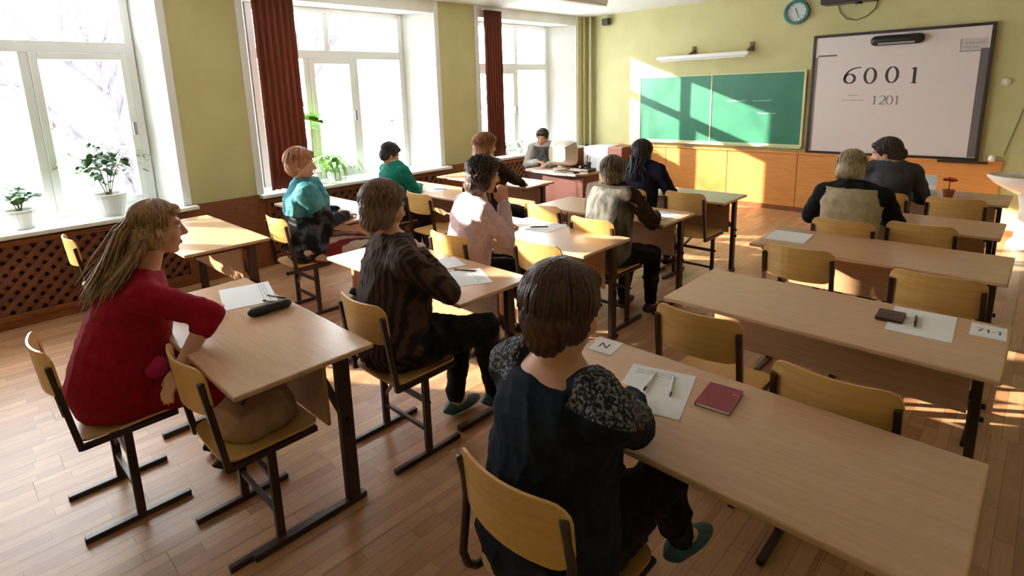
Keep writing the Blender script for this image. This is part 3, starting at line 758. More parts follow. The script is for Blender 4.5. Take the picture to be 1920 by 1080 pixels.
p1 = person('woman in a crimson dress with a long dark blond ponytail at the nearest left desk', (-2.86, .41, .555), -4, 25, 0, -6, head=(-6, 6, 0), headpos=(-2.84, .675, 1.235),
    hands={1: (-2.51, .60, .70), -1: (-2.95, .80, .785)}, poles={1: (.4, 1, -.2)}, top=RED, pants=RED, shoe=PLUG, skirt=True, sleeve=.62, girth=1.34, vs=.007, seed=11, fold=.003,
    hair=dict(mat=H_DBL, side=1, fringe=1, n=420, low=105, extra=[((0, -.09, .02), (.045, .04, .05)), ((.045, -.075, -.06), (.035, .035, .075)), ((-.045, -.075, -.06), (.035, .035, .075)), ((0, -.105, -.13), (.05, .03, .10))],
        tress=[([(0, -.09, .05), (-.01, -.135, .0), (-.015, -.165, -.09), (-.02, -.205, -.18), (-.02, -.245, -.27)], 280, .022, .055, .0045), ([(.05, -.06, -.04), (.058, -.11, -.11), (.065, -.165, -.18), (.065, -.205, -.24)], 170, .018, .04, .0042), ([(-.05, -.06, -.04), (-.06, -.12, -.11), (-.07, -.18, -.19), (-.08, -.22, -.26)], 130, .018, .04, .0042), ([(.055, .0, .06), (.060, -.05, .02), (.03, -.10, .045)], 60, .012, .008, .004)]))
p2 = person('person with short grey-brown hair in a brown striped jacket and dark trousers, chin on hand', (-2.30, 1.515, .555), -14, 6, 0, -6, head=(8, 12, 0), headpos=(-2.33, 1.545, 1.24),
    hands={1: (-2.22, 1.68, .98), -1: (-2.55, 1.88, .785)}, poles={1: (1, .1, -.8)}, feet={1: (-1.99, 1.93, .20), -1: (-2.24, 1.86, .08)}, knees={1: (.55, .6, .9)}, top=STRIPE, pants=BLACKC, shoe=SHOET, girth=1.3, vs=.008, seed=21, sh_w=.205, sc=1.04, fold=.006,
    hair=dict(mat=H_GBR, side=1, n=480, low=122, vol=.007, curl=.2, extra=[((0, -.06, -.06), (.06, .045, .05))]))
p3 = person('person with short brown hair in a navy knit with speckled shoulders, seen from behind', (-.885, 1.04, .555), -3, 8, 0, -4, head=(-4, 8, 0), headpos=(-.855, 1.09, 1.228),
    hands={1: (-.88, 1.47, .785), -1: (-.98, 1.42, .785)}, poles={1: (1, -.1, -.8), -1: (-.25, -.2, -1)}, feet={1: (-.775, 1.64, .22), -1: (-.97, 1.50, .08)}, knees={1: (.15, .6, .9)}, top=YOKE, pants=BLACKC, shoe=SHOET, girth=1.2, vs=.007, neck=1, seed=31, sh_w=.185, fold=.005,
    hair=dict(mat=H_BRN, side=0, n=560, low=106, vol=.009, extra=[((0, -.060, -.045), (.056, .042, .055)), ((.055, -.015, -.02), (.022, .04, .04)), ((-.055, -.015, -.02), (.022, .04, .04))]))
p4 = person('person with short ginger hair, teal scarf and dark patterned jacket by the curtain', (-4.39, 2.135, .555), -16, 4, 0, -10, head=(-22, 4, 0), headpos=(-4.38, 2.135, 1.245),
    hands={1: (-4.25, 2.42, .785), -1: (-4.50, 2.48, .785)}, top=DPAT, pants=STRIPED_SK, skirt=True, shoe=PLUG, girth=1.38, vs=.009, seed=41, sh_w=.195, sc=1.05,
    hair=dict(mat=H_GIN, n=260, low=110, vol=.01, side=0))
p5 = person('person with short black hair in a green sweater writing by the window', (-4.98, 3.36, .555), -4, 16, 0, 0, head=(-14, 26, 0), headpos=(-5.00, 3.44, 1.155),
    hands={1: (-4.90, 3.72, .785), -1: (-5.12, 3.74, .785)}, top=GREEN, pants=DENIM, shoe=PLUG, girth=1.05, vs=.010, seed=51, hair=dict(mat=H_BLK, n=200, low=105, vol=.003), collar=GREYW)
p6 = person('person with dark wavy hair in a lilac jacket resting a cheek on the hand', (-2.86, 2.54, .555), -8, 10, 3, -10, head=(-20, 8, 6), headpos=(-2.735, 2.63, 1.225),
    hands={1: (-2.655, 2.735, 1.01), -1: (-2.95, 2.98, .785)}, poles={1: (.3, .5, -1)}, hem=1, top=LILAC, pants=BLACKC, skirt=True, shoe=PLUG, girth=1.08, vs=.009, seed=61,
    hair=dict(mat=H_DBR, side=1, n=280, low=125, vol=.012, curl=.6, extra=[((0, -.07, -.06), (.06, .04, .06))]))
p7 = person('person with long curly red-brown hair in dark clothes by the narrow curtain', (-4.16, 4.06, .555), -14, 10, -4, -8, head=(-16, 6, 0), headpos=(-4.27, 4.15, 1.205),
    hands={1: (-4.10, 4.52, .785), -1: (-4.4, 4.55, .785)}, top=DKBR, pants=BLACKC, shoe=PLUG, vs=.010, seed=71,
    hair=dict(mat=H_RED, side=1, n=380, low=130, vol=.022, curl=1., extra=[((0, -.07, -.08), (.07, .045, .08))], tress=[([(0, -.08, -.05), (0, -.10, -.14), (0, -.10, -.22)], 70, .035, .045, .006), ([(-.07, -.03, -.03), (-.08, -.05, -.13), (-.075, -.06, -.2)], 30, .012, .02, .006)]))
p8 = person('person with streaked dark hair in a grey plaid jacket with a brown sleeve', (-2.36, 3.515, .555), -6, 14, 0, -4, head=(10, 10, 0), headpos=(-2.335, 3.60, 1.15),
    hands={1: (-2.16, 3.92, .785), -1: (-2.50, 3.95, .785)}, feet={1: (-2.15, 3.86, .08), -1: (-2.38, 3.82, .08)}, top=DKBR, vest=PLAID, pants=BLACKC, shoe=PLUG, girth=1.1, vs=.009, seed=81, sh_w=.185,
    hair=dict(mat=H_MIX, side=1, n=240, low=118, vol=.004))
p9 = person('black-haired person in dark navy sitting right before the blackboard', (-2.79, 4.70, .555), -4, 12, 0, 0, head=(4, 8, 0), headpos=(-2.785, 4.79, 1.15),
    hands={1: (-2.66, 5.04, .785), -1: (-2.95, 5.06, .785)}, top=DNAVY, pants=BLACKC, shoe=PLUG, vs=.010, seed=91, sh_w=.185, girth=1.1,
    hair=dict(mat=H_BLK, side=1, n=220, low=130, vol=.008, extra=[((0, -.075, -.08), (.075, .04, .09))], tress=[([(0, -.07, -.02), (0, -.10, -.10), (0, -.12, -.18)], 110, .045, .06, .006)]))
p10 = person('teacher with short dark hair in a grey vest and white sleeves facing the class', (-5.12, 6.14, .555), -150, 10, 0, 0, head=(-6, 14, 0), headpos=(-5.08, 6.04, 1.12), sc=.95,
    hands={1: (-5.02, 5.84, .80), -1: (-4.82, 5.86, .785)}, top=GREYW, vest=PLAID, pants=DENIM, shoe=PLUG, vs=.010, seed=101, hair=dict(mat=H_DBR, n=180, low=100, vol=.003))
p11 = person('person with short ash blond hair in a beige vest over black sleeves', (-.965, 4.45, .545), 4, 14, 0, 0, head=(-4, 24, 0), headpos=(-1.005, 4.60, 1.155),
    hands={1: (-.87, 4.88, .785), -1: (-1.16, 4.86, .785)}, top=BLACKC, vest=VESTB, pants=DENIM, shoe=PLUG, girth=1.05, vs=.009, seed=111, sh_w=.175, hair=dict(mat=H_BLG, side=1, n=300, low=120, vol=.006, curl=.3), collar=BLACKC)
p12 = person('person with dark brown hair in a dark plaid jacket turning to the neighbour behind', (-.97, 5.68, .555), 10, 6, 0, 14, head=(80, 14, 0), headpos=(-1.005, 5.72, 1.155),
    hands={1: (-.93, 6.03, .785), -1: (-1.15, 6.03, .785)}, top=DPLAID, pants=DENIM, shoe=PLUG, girth=1.05, vs=.009, seed=121, sh_w=.18, collar=VESTB,
    hair=dict(mat=H_DBR, side=0, n=260, low=112, vol=.004, extra=[((0, -.10, -.02), (.045, .045, .05))]))
# details of clothing that the photo shows
sc_ = MB(); sp4 = p4['sp']; Xs4, Ys4, up4 = p4['Xs'], p4['Ys'], p4['up']
sc_.loft([(sp4[2]-Ys4*.0, Xs4, Ys4, .215, .190), (sp4[3], Xs4, Ys4, .225, .185), (sp4[4], Xs4, Ys4, .185, .135), (sp4[5]+up4*.01, Xs4, Ys4, .10, .095)])
for s in (-1, 1): sc_.capsule(sp4[3]+Xs4*(s*.1), p4['sh'][s], .105, .10); sc_.capsule(p4['sh'][s], p4['sh'][s].lerp(p4['el'][s], .35), .10, .088)
voxel(sc_, 'shawl', TEAL, p4['P'], .010, 3, p4['base'], fold=.005, seed=5)


# ---------------------------------------------------------------- things on the front wall
def ray(px, py):
    d = _r*((px-CX)/FPX)+_d*((py-CY)/FPX)+_f; return d
def fw(px, py, y=YF):
    d = ray(px, py); t = y/d[1]; return d[0]*t, CAMZ+d[2]*t
YW = YF-.002
# chalkboard
bb = empty('chalkboard', (-3.67, YW, .9)); tag(bb, 'green two-panel chalkboard with sun patches on the front wall', 'chalkboard')
BX0, BX1, BZ0, BZ1 = -4.92, -2.43, .90, 1.915
for a, b in ((BX0+.03, -3.72), (-3.70, BX1-.03)): box('panel', a+3.67, b+3.67, -.03, -.004, .02, BZ1-.9-.02, BOARDG, bb, .002)
for nm, b in (('frame', (BX0, BX1, BZ0, BZ0+.025)), ('frame', (BX0, BX1, BZ1-.022, BZ1)), ('frame', (BX0, BX0+.03, BZ0+.025, BZ1-.022)), ('frame', (BX1-.03, BX1, BZ0+.025, BZ1-.022)), ('divider', (-3.72, -3.70, BZ0+.025, BZ1-.022))):
    box(nm, b[0]+3.67, b[1]+3.67, -.036, -.002, b[2]-.9, b[3]-.9, PALEF, bb, .002)
box('chalk_tray', BX0+3.67, BX1+3.67, -.09, -.03, -.02, .0, PALEF, bb, .003)
def stroke(m, pts, w, y):
    """flat ribbon of given half-widths in the xz plane"""
    n = len(pts); w = w if isinstance(w, list) else [w]*n; v = []
    for i, (x, z) in enumerate(pts):
        a = Vector(pts[min(i+1, n-1)])-Vector(pts[max(i-1, 0)]); a = a.normalized() if a.length > 1e-9 else Vector((1, 0)); nx, nz = -a.y, a.x
        v += [(x+nx*w[i], y, z+nz*w[i]), (x-nx*w[i], y, z-nz*w[i])]
    m.add(v, [(2*i, 2*i+1, 2*i+3, 2*i+2) for i in range(n-1)])
def scribble(m, x0, x1, z, h, y, w, rnd, words=1):
    span = (x1-x0)/words
    for k in range(words):
        a = x0+span*k+span*.06; b = x0+span*(k+1)-span*.06; n = max(6, int((b-a)/h*5)); pts = []
        for i in range(n+1): pts.append((a+(b-a)*i/n+rnd.uniform(-.2, .2)*h*.3, z+h*.5*math.sin(i*1.9+rnd.uniform(-.4, .4))*rnd.uniform(.4, 1)))
        stroke(m, pts, w, y)
rn = random.Random(3); m = MB()
for (p0, p1, yy) in (((1362, 189), (1405, 189), 1), ((1410, 188), (1452, 189), 1), ((1420, 212), (1458, 213), 1)):
    a = fw(*p0); b = fw(*p1); scribble(m, a[0]+3.67, b[0]+3.67, (a[1]+b[1])/2-.9, .035, -.0315, .003, rn, 1)
m.build('chalk_writing', CHALK, bb)
# whiteboard
wb = empty('whiteboard', (-1.48, YW, .83)); tag(wb, 'interactive whiteboard in a dark frame showing 6001 and 1201', 'whiteboard')
WX0, WX1, WZ0, WZ1 = -2.375, -.59, .825, 2.335
def wbx(name, x0, x1, z0, z1, y0, y1, mm, par=None, bev=.002): return box(name, x0+1.48, x1+1.48, y0, y1, z0-.83, z1-.83, mm, par or wb, bev)
sf = wbx('writing_surface', WX0+.03, WX1-.03, WZ0+.03, WZ1-.03, -.035, -.004, BOARDW)
for b in ((WX0, WX1, WZ0, WZ0+.032), (WX0, WX1, WZ1-.032, WZ1), (WX0, WX0+.032, WZ0+.032, WZ1-.032), (WX1-.032, WX1, WZ0+.032, WZ1-.032)): wbx('frame', *b, -.045, -.003, FRBLK)
wbx('side_strip', WX1-.105, WX1-.034, WZ0+.04, WZ1-.27, -.039, -.0345, mat('strip_grey', rgb(104, 96, 96), .5))
wbx('side_strip', WX0+.034, WX0+.062, WZ0+.04, WZ1-.27, -.039, -.0345, mat('strip_grey2', rgb(120, 112, 110), .5))
wbx('pen_tray', -.95, WX1+.09, WZ0-.028, WZ0-.002, -.09, -.003, FRBLK)
c0 = fw(1640, 76); c1 = fw(1731, 73)
m = MB(); m.capsule((c0[0]+1.48+.03, -.06, (c0[1]+c1[1])/2-.83), (c1[0]+1.48-.03, -.06, (c0[1]+c1[1])/2-.83), .058, .058, 16, 5); m.build('sensor_bar', PLUG, wb, smooth=True)
box('sensor_lens', c0[0]+1.48+.06, c1[0]+1.48-.06, -.122, -.112, (c0[1]+c1[1])/2-.83-.05, (c0[1]+c1[1])/2-.83-.028, GREYM, wb)
yt = -.0362
def glyph(m, ch, x, z, h, y):
    """x, z = centre; old-style serif numerals with thick and thin strokes"""
    w = h*.30; T = h*.085; t = h*.028
    if ch == '0':
        pts = []; ws = []
        for i in range(29):
            a = 2*math.pi*i/28; pts.append((x+w*math.cos(a), z+h*.5*math.sin(a))); ws.append(t+(T-t)*abs(math.cos(a)))
        stroke(m, pts, ws, y)
    elif ch == '6':
        pts = []; ws = []
        for i in range(29):
            a = 2*math.pi*i/28; pts.append((x+w*math.cos(a), z-h*.2+h*.30*math.sin(a))); ws.append(t+(T-t)*abs(math.cos(a)))
        stroke(m, pts, ws, y); pts = []; ws = []
        for i in range(13):
            a = math.radians(180-i*8.2); pts.append((x+w*1.75+w*2.75*math.cos(a), z-h*.2+h*.72*math.sin(a))); ws.append(T*.9-(T-t)*.8*i/12)
        stroke(m, pts, ws, y)
    elif ch == '1':
        stroke(m, [(x, z-h*.5), (x, z+h*.5)], T, y); stroke(m, [(x-w*.55, z-h*.5+t), (x+w*.55, z-h*.5+t)], t, y); stroke(m, [(x, z+h*.5-t), (x-w*.6, z+h*.40)], t*1.3, y)
    elif ch == '2':
        pts = []; ws = []
        for i in range(15):
            a = math.radians(165-i*14.5); pts.append((x+w*math.cos(a), z+h*.22+h*.28*math.sin(a))); ws.append(t+(T-t)*max(0, math.cos(a)))
        pts += [(x+w*.3, z-h*.15), (x-w, z-h*.47)]; ws += [T*.8, t]
        stroke(m, pts, ws, y); stroke(m, [(x-w, z-h*.45), (x+w*1.05, z-h*.45)], T*.7, y)
def at(px, py): a = fw(px, py); return a[0]+1.48, a[1]-.83
for ch, px, py in (('6', 1595, 142), ('0', 1633, 142), ('0', 1674, 140), ('1', 1716, 141)):
    m = MB(); X_, Z_ = at(px, py); glyph(m, ch, X_, Z_, .185, yt); m.build('digit_'+{'6': 'six', '0': 'zero', '1': 'one'}[ch], INK, sf)
for ch, px in (('1', 1641), ('2', 1655), ('0', 1669), ('1', 1683)):
    m = MB(); X_, Z_ = at(px, 187.5); glyph(m, ch, X_, Z_, .105, yt); m.build('digit_'+{'2': 'two', '0': 'zero', '1': 'one'}[ch], INKL, sf)
m = MB(); rn = random.Random(5); a = at(1590, 179); b = at(1613, 179); scribble(m, a[0], b[0], a[1], .022, yt, .0022, rn, 1); a = at(1579, 188); b = at(1622, 187); scribble(m, a[0], b[0], a[1], .022, yt, .0022, rn, 3); m.build('small_caption', INKL, sf)
m = MB(); a = at(1536, 106); b = at(1571, 104); stroke(m, [(a[0], a[1]), (b[0], b[1])], .010, yt); m.build('marker_line', mat('ink_grey', rgb(110, 104, 100), .9), sf)
a = at(1804, 73); b = at(1852, 94); nt_ = box('note_slip', a[0], b[0], -.0375, -.0362, b[1], a[1], mat('note_grey', rgb(196, 184, 180), .8), sf)
m = MB(); stroke(m, [(a[0], a[1]), (a[0], b[1]), (b[0], b[1])], .006, -.0382); rn = random.Random(8); scribble(m, a[0]+.03, b[0]-.02, (a[1]+b[1])/2+.02, .03, -.0382, .003, rn, 2); scribble(m, a[0]+.03, b[0]-.08, (a[1]+b[1])/2-.025, .03, -.0382, .003, rn, 2); m.build('note_writing', INKL, sf)
# board eraser end piece at the tray
tag(MB().lathe([(.03, 0), (.035, .03), (.03, .06), (.012, .07)], (0, 0, 0), 16).build('white_cup', CERAM, loc=(-.47, YF-.07, .832), smooth=True), 'small white cup at the right end of the wooden panelling', 'cup')
# clock
cx_, cz_ = fw(1495, 23); ck = empty('wall_clock', (cx_, YW, cz_)); tag(ck, 'round wall clock with a turquoise rim above the boards', 'clock')
def disc(mb, r0, r1, y0, y1, n=40):
    v = []; f = []
    for y, r in ((y0, r0), (y0, r1), (y1, r1), (y1, r0)):
        for k in range(n): a = 2*math.pi*k/n; v.append((r*math.cos(a), y, r*math.sin(a)))
    for j in range(4):
        for k in range(n): f.append((j*n+k, j*n+(k+1) % n, ((j+1) % 4)*n+(k+1) % n, ((j+1) % 4)*n+k))
    return mb.add(v, f)
disc(MB(), .118, .156, -.045, 0).build('rim', TURQ, ck, bevel=.006, smooth=False)
fc = disc(MB(), .0005, .119, -.02, -.002).build('face', mat('clock_face', rgb(196, 206, 206), .4), ck)
m = MB()
for k in range(12):
    a = math.pi*k/6; m.bar((.092*math.sin(a), -.021, .092*math.cos(a)), (.108*math.sin(a), -.021, .108*math.cos(a)), .006, .002, up=(0, 1, 0))
m.build('hour_mark', INK, fc)
MB().bar((0, -.024, 0), (-.018, -.024, .055), .008, .002, up=(0, 1, 0)).build('hour_hand', PLUG, fc); MB().bar((0, -.026, 0), (.03, -.026, -.075), .006, .002, up=(0, 1, 0)).build('minute_hand', PLUG, fc)
# chalkboard lamp
lb = empty('board_lamp', (fw(1330, 106)[0], YW, 2.17)); tag(lb, 'long white lamp bar on brackets above the chalkboard', 'lamp'); lx = lb.location.x
x0, x1 = fw(1243, 108)[0]-lx, fw(1413, 103)[0]-lx
box('housing', x0, x1, -.20, -.13, -.02, .035, FRAMEW, lb, .01); MB().tube([(x0+.05, -.165, -.032), (x1-.05, -.165, -.032)], .013, 10).build('tube', mat('lamp_tube', rgb(238, 236, 228), .3), lb)
for px in (1302, 1410):
    bx = fw(px, 95)[0]-lx; MB().bar((bx, 0, .10), (bx, -.165, .03), .03, .03).build('bracket', mat('bracket_brown', rgb(120, 100, 70), .6), lb); box('wall_plate', bx-.03, bx+.03, -.012, 0, .03, .16, mat('plate_brown', rgb(110, 92, 64), .6), lb, .003)
# projector on a wall arm, with its cable
pc = fw(1590, 0); pj = empty('projector', (-1.97, YF-.2, 2.68)); tag(pj, 'black wall-mounted projector above the whiteboard', 'projector')
box('body', -.29, .29, -.13, .12, 0, .13, FRBLK, pj, .015); MB().lathe([(.04, 0), (.04, .02), (.03, .025)], (0, 0, 0), 18).build('lens', PLUG, pj, loc=(.1, -.0, -.02)); box('arm', -.05, .05, .12, .198, .05, .10, FRBLK, pj, .004)
pts = [(*[fw(px, py)[0]], YF-.012, fw(px, py)[1]) for px, py in ((1572, 8), (1576, 24), (1588, 36), (1606, 38), (1626, 30), (1642, 16), (1646, 2))]
tag(MB().tube(pts, .006, 6).build('projector_cable', mat('olive_cable', rgb(116, 108, 60), .6)), 'thin looping cable hanging under the projector', 'cable')
sx, sz = fw(1887, 153); sw = empty('wall_switch', (sx, YW, sz)); tag(sw, 'round pale wall switch right of the whiteboard', 'switch')
disc(MB(), .0005, .042, -.022, 0, 24).build('plate', PALEF, sw, bevel=.004); box('rocker', -.012, .012, -.03, -.021, -.02, .02, FRAMEW, sw, .002)
a = fw(1919, 205); b = fw(1882, 290)
tag(MB().tube([(a[0]+.3, YF-.008, a[1]+.65), (a[0], YF-.008, a[1]), (b[0], YF-.008, b[1])], .004, 6).build('wall_wire', mat('olive_wire', rgb(120, 112, 66), .6)), 'thin wire running slantwise down the olive wall at right', 'wire')
# corner pipes and speaker
pz = MB().tube([(XW+.11, YF-.10, .0), (XW+.11, YF-.10, ZC)], .024, 12).build('heating_pipe', PALEF); tag(pz, 'painted heating pipe standing in the front left corner', 'pipe')
pz = MB().tube([(XW+.03, YF-.17, .0), (XW+.03, YF-.17, ZC)], .018, 12).build('heating_pipe', PALEF); tag(pz, 'thinner painted pipe beside the corner heating pipe', 'pipe')
cp = fw(1141, 41); sk = empty('corner_speaker', (cp[0], YW, cp[1])); tag(sk, 'small dark device high in the front left corner', 'speaker')
box('body', -.06, .06, -.11, -.02, -.06, .05, FRBLK, sk, .01); MB().bar((0, -.03, 0), (0, 0, .03), .03, .03).build('mount', FRBLK, sk)
# ceiling lamp near the blackboard end
cl = empty('ceiling_lamp', (-4.62, 6.2, ZC-.1)); tag(cl, 'long white fluorescent ceiling lamp by the third window', 'lamp')
box('housing', -.09, .09, -.62, .62, .03, .10, FRAMEW, cl, .01); box('diffuser', -.085, .085, -.60, .60, .0, .03, mat('diffuser', rgb(226, 226, 222), .5), cl, .008)
# cabinets in the corner
cb = empty('low_cabinet', (-5.45, 8.05, 0)); tag(cb, 'low white cabinet in the front left corner', 'cabinet')
box('body', -.24, .24, -.18, .26, .06, .80, FRAMEW, cb, .004); box('door', -.235, -.002, -.196, -.18, .07, .79, FRAMEW, cb, .003); box('door', .002, .235, -.196, -.18, .07, .79, FRAMEW, cb, .003); box('plinth', -.23, .23, -.15, .25, 0, .06, GREYM, cb)
cb = empty('brown_cabinet', (-5.06, 8.05, 0)); tag(cb, 'narrow brown cabinet beside the low white cabinet', 'cabinet')
box('body', -.14, .14, -.2, .26, .04, .82, TREDB, cb, .004); box('door', -.135, .135, -.216, -.2, .05, .81, TREDB, cb, .003); box('plinth', -.13, .13, -.17, .25, 0, .04, DARKB, cb)
# wash basin
sk = empty('wash_basin', (-.05, 7.90, 0)); tag(sk, 'white pedestal wash basin by the front wall at the right edge', 'basin')
def ell(mb, prof, ex, ey):
    t = MB(); t.lathe(prof, (0, 0, 0), 32); mb.add([(v[0]*ex, v[1]*ey, v[2]) for v in t.v], t.f)
    return mb
ell(MB(), [(.20, .56), (.36, .66), (.42, .72), (.425, .745), (.40, .75), (.36, .735), (.28, .66), (.10, .625), (.01, .622)], 1, .72).build('bowl', CERAM, sk, smooth=True)
ell(MB(), [(.20, 0), (.19, .03), (.145, .10), (.13, .40), (.16, .56)], 1, .95).build('pedestal', CERAM, sk, smooth=True)
MB().tube([(0, .27, .74), (0, .27, .88), (0, .24, .91), (0, .12, .90), (0, .10, .87)], .014, 10).build('tap', BOLT, sk, smooth=True)

# ---------------------------------------------------------------- teacher's desk
td = empty('teacher_desk', (-4.52, 5.74, 0)); tag(td, "teacher's reddish brown desk with computer gear near the blackboard", 'desk')
MB().prism([(-.48, -.16), (-.30, -.20), (.10, -.24), (.38, -.20), (.46, -.10), (.48, .24), (-.48, .24)], .03, z0=.715).build('tabletop', mat('pale_top', rgb(206, 178, 164), .3), td, bevel=.005)
box('front_panel', -.42, .42, -.13, -.11, .10, .714, TREDB, td, .003); box('side_panel', .42, .44, -.13, .22, 0, .714, TREDB, td, .003); box('side_panel', -.44, -.42, -.13, .22, 0, .714, TREDB, td, .003)
mo = empty('computer_monitor', (-4.58, 5.83, .746)); tag(mo, "beige computer monitor seen from behind on the teacher's desk", 'monitor')
MB().loft([(Vector((0, -.13, .21)), (1, 0, 0), (0, 0, 1), .12, .10), (Vector((0, -.03, .20)), (1, 0, 0), (0, 0, 1), .16, .14), (Vector((0, .04, .20)), (1, 0, 0), (0, 0, 1), .19, .165), (Vector((0, .10, .20)), (1, 0, 0), (0, 0, 1), .19, .165)], 24, 6).build('housing', BEIGE, mo, bevel=.004)
box('screen', -.16, .16, .101, .106, .07, .33, PLUG, mo, .002); MB().lathe([(.11, 0), (.11, .012), (.05, .02), (.045, .05)], (0, .0, 0), 24).build('stand', BEIGE, mo)
mo.rotation_euler = (0, 0, math.radians(12))
kb = empty('keyboard', (-4.32, 5.60, .746)); tag(kb, "dark keyboard on the teacher's desk", 'keyboard'); box('case', -.16, .16, -.06, .06, 0, .018, FRBLK, kb, .004)
for r in range(4):
    for c in range(12): box('key', -.15+c*.025, -.15+c*.025+.021, -.05+r*.025, -.05+r*.025+.021, .018, .023, PLUG, kb)
def pot(name, loc, r, h, m, label, cat='pot'):
    e = empty(name, loc); tag(e, label, cat); MB().lathe([(r*.72, 0), (r*.95, h*.8), (r, h*.82), (r, h), (r*.88, h), (r*.85, h*.86), (.01, h*.85)], (0, 0, 0), 20).build('pot', m, e, smooth=False); return e
ph = empty('desk_phone', (-4.14, 5.80, .746)); tag(ph, "dark desk telephone at the right end of the teacher's desk", 'telephone'); box('base', -.07, .07, -.09, .09, 0, .04, FRBLK, ph, .01); MB().tube([(-.05, -.09, .06), (-.05, 0, .068), (-.05, .09, .06)], [.024, .016, .024], 10).build('handset', PLUG, ph, smooth=True)
pt = pot('pencil_cup', (-4.22, 5.92, .746), .04, .10, FRBLK, "dark pencil cup behind the keyboard on the teacher's desk", 'cup')
for k in range(5): MB().tube([(.015*math.cos(k*1.3), .015*math.sin(k*1.3), .02), (.03*math.cos(k*1.3), .03*math.sin(k*1.3), .16+.01*k)], .004, 6).build('pencil', STEM, pt)

# ---------------------------------------------------------------- things on desks
DZ = .7505
def sheet(x, y, rz, w, h, label, mk=0, m=PAPER, seed=0, z=DZ):
    e = empty('paper_sheet', (x, y, z), math.radians(rz)); tag(e, label, 'paper', 'sheets of paper on the desks')
    box('sheet', -w/2, w/2, -h/2, h/2, 0, .0012, m, e)
    if mk:
        q = MB(); rn = random.Random(seed)
        for k in range(mk):
            t = MB(); yy = h/2-.03-k*.014; scribble(t, -w/2+.02, w/2-.02-rn.random()*.05, yy, .006, 0, .0009, rn, 4); q.add([(a_[0], a_[2], .0016) for a_ in t.v], t.f)
        q.build('writing', INKL, e)
    return e
sheet(-3.02, 1.09, -16, .36, .26, 'white sheet on the desk of the woman in red', 3, seed=1)
sheet(-.895, 1.65, 16, .23, .31, 'white sheet with two pens beside the maroon booklet', 3, seed=2)
sheet(-.315, 2.885, 3, .225, .32, 'white sheet under the brown wallet', 0, seed=3)
sheet(-1.21, 4.03, 4, .24, .28, 'white sheet at the left end of the desk behind the beige vest', 0, seed=4)
sheet(-2.32, 2.02, -28, .27, .30, 'sunlit sheet at the elbow of the person in the brown striped jacket', 4, seed=5)
sheet(-2.62, 2.10, -20, .21, .29, 'second sheet further left on the brown striped jacket person\'s desk', 0, seed=15, z=DZ+.0013)
sheet(-2.95, 3.26, -8, .21, .29, 'left of two sheets on the lilac jacket person\'s desk', 2, seed=6)
sheet(-2.70, 3.24, 5, .21, .29, 'right of two sheets on the lilac jacket person\'s desk', 2, seed=7)
sheet(-4.42, 2.62, -6, .21, .29, 'sheet on the desk before the person with the teal scarf', 2, seed=8)
sheet(-4.75, 3.84, 0, .21, .29, 'sheet on the desk of the person in the green sweater', 2, seed=9)
sheet(-2.22, 4.10, -14, .22, .30, 'sheet on the desk of the person in the grey plaid jacket', 2, seed=10)
sheet(-4.25, 4.72, -4, .22, .29, 'sheet on the desk of the curly red-haired person', 2, seed=12)
def card(x, y, rz, w, h, label, seed):
    e = empty('seat_card', (x, y, DZ), math.radians(rz)); tag(e, label, 'card', 'seat number cards'); box('card', -w/2, w/2, -h/2, h/2, 0, .0015, PAPER, e); return e
c = card(-1.215, 1.825, 8, .105, .125, 'small white seat card at the left end of the nearest right desk', 1)
q = MB()
for p in ([(-.02, -.02), (-.02, .02)], [(-.02, .02), (.012, -.02)], [(.012, -.02), (.012, .02)]): stroke(q, p, .003, 0)
MB().add([(a_[0], a_[2], .002) for a_ in q.v], q.f).build('mark', INK, c)
c = card(-.10, 2.955, 2, .115, .15, 'small white seat card at the right end of the brown wallet desk', 2); q = MB()
for p in ([(-.036, .02), (-.018, .02), (-.03, -.02)], [(-.008, .012), (.0, .02), (.0, -.02)], [(.010, 0), (.018, 0)], [(.026, .012), (.036, .02), (.036, -.02)]): stroke(q, p, .0028, 0)
MB().add([(a_[0], a_[2], .002) for a_ in q.v], q.f).build('mark', INK, c)
def pen(x, y, rz, label, body=FRAMEW, tip=PLUG, z=DZ+.0015, L=.14, r=.0045):
    e = empty('pen', (x, y, z), math.radians(rz)); tag(e, label, 'pen', 'pens on the desks')
    MB().tube([(0, -L*.32, r), (0, L*.5, r)], r, 8).build('barrel', body, e, smooth=True); MB().tube([(0, -L*.5, r), (0, -L*.47, r), (0, -L*.32, r)], [.001, r*.7, r*1.05], 8).build('cap', tip, e, smooth=True)
pen(-.93, 1.68, 12, 'left white pen on the sheet beside the maroon booklet'); pen(-.855, 1.70, 22, 'right white pen on the sheet beside the maroon booklet')
pen(-.335, 2.88, 6, 'dark pen on the sheet right of the brown wallet', PLUG)
pen(-2.86, 1.18, -70, 'dark pen next to the sheet on the desk of the woman in red', PLUG, z=DZ); pen(-2.80, 1.14, -60, 'silver pen beside the black case', GREYM, z=DZ, r=.006)
pen(-2.40, 2.12, -65, 'dark pen on the sunlit sheet at the brown jacket person\'s elbow', PLUG); pen(-2.74, 3.20, -50, 'dark pen lying across the lilac jacket person\'s papers', PLUG); pen(-4.70, 3.86, -50, 'dark pen on the sheet of the person in green', PLUG)
# black case
e = empty('black_case', (-2.685, 1.07, DZ), math.radians(-2)); tag(e, 'long black case on the desk of the woman in red', 'case'); m = MB(); m.capsule((0, -.085, .024), (0, .085, .024), .025, .024, 14, 5); m.v = [(v[0]*1.1, v[1], v[2]*.92+.001) for v in m.v]; m.build('shell', PLUG, e, smooth=True)
MB().tube([(-.027, -.09, .024), (-.0275, 0, .024), (-.027, .09, .024)], .0016, 6).build('zip', GREYM, e)
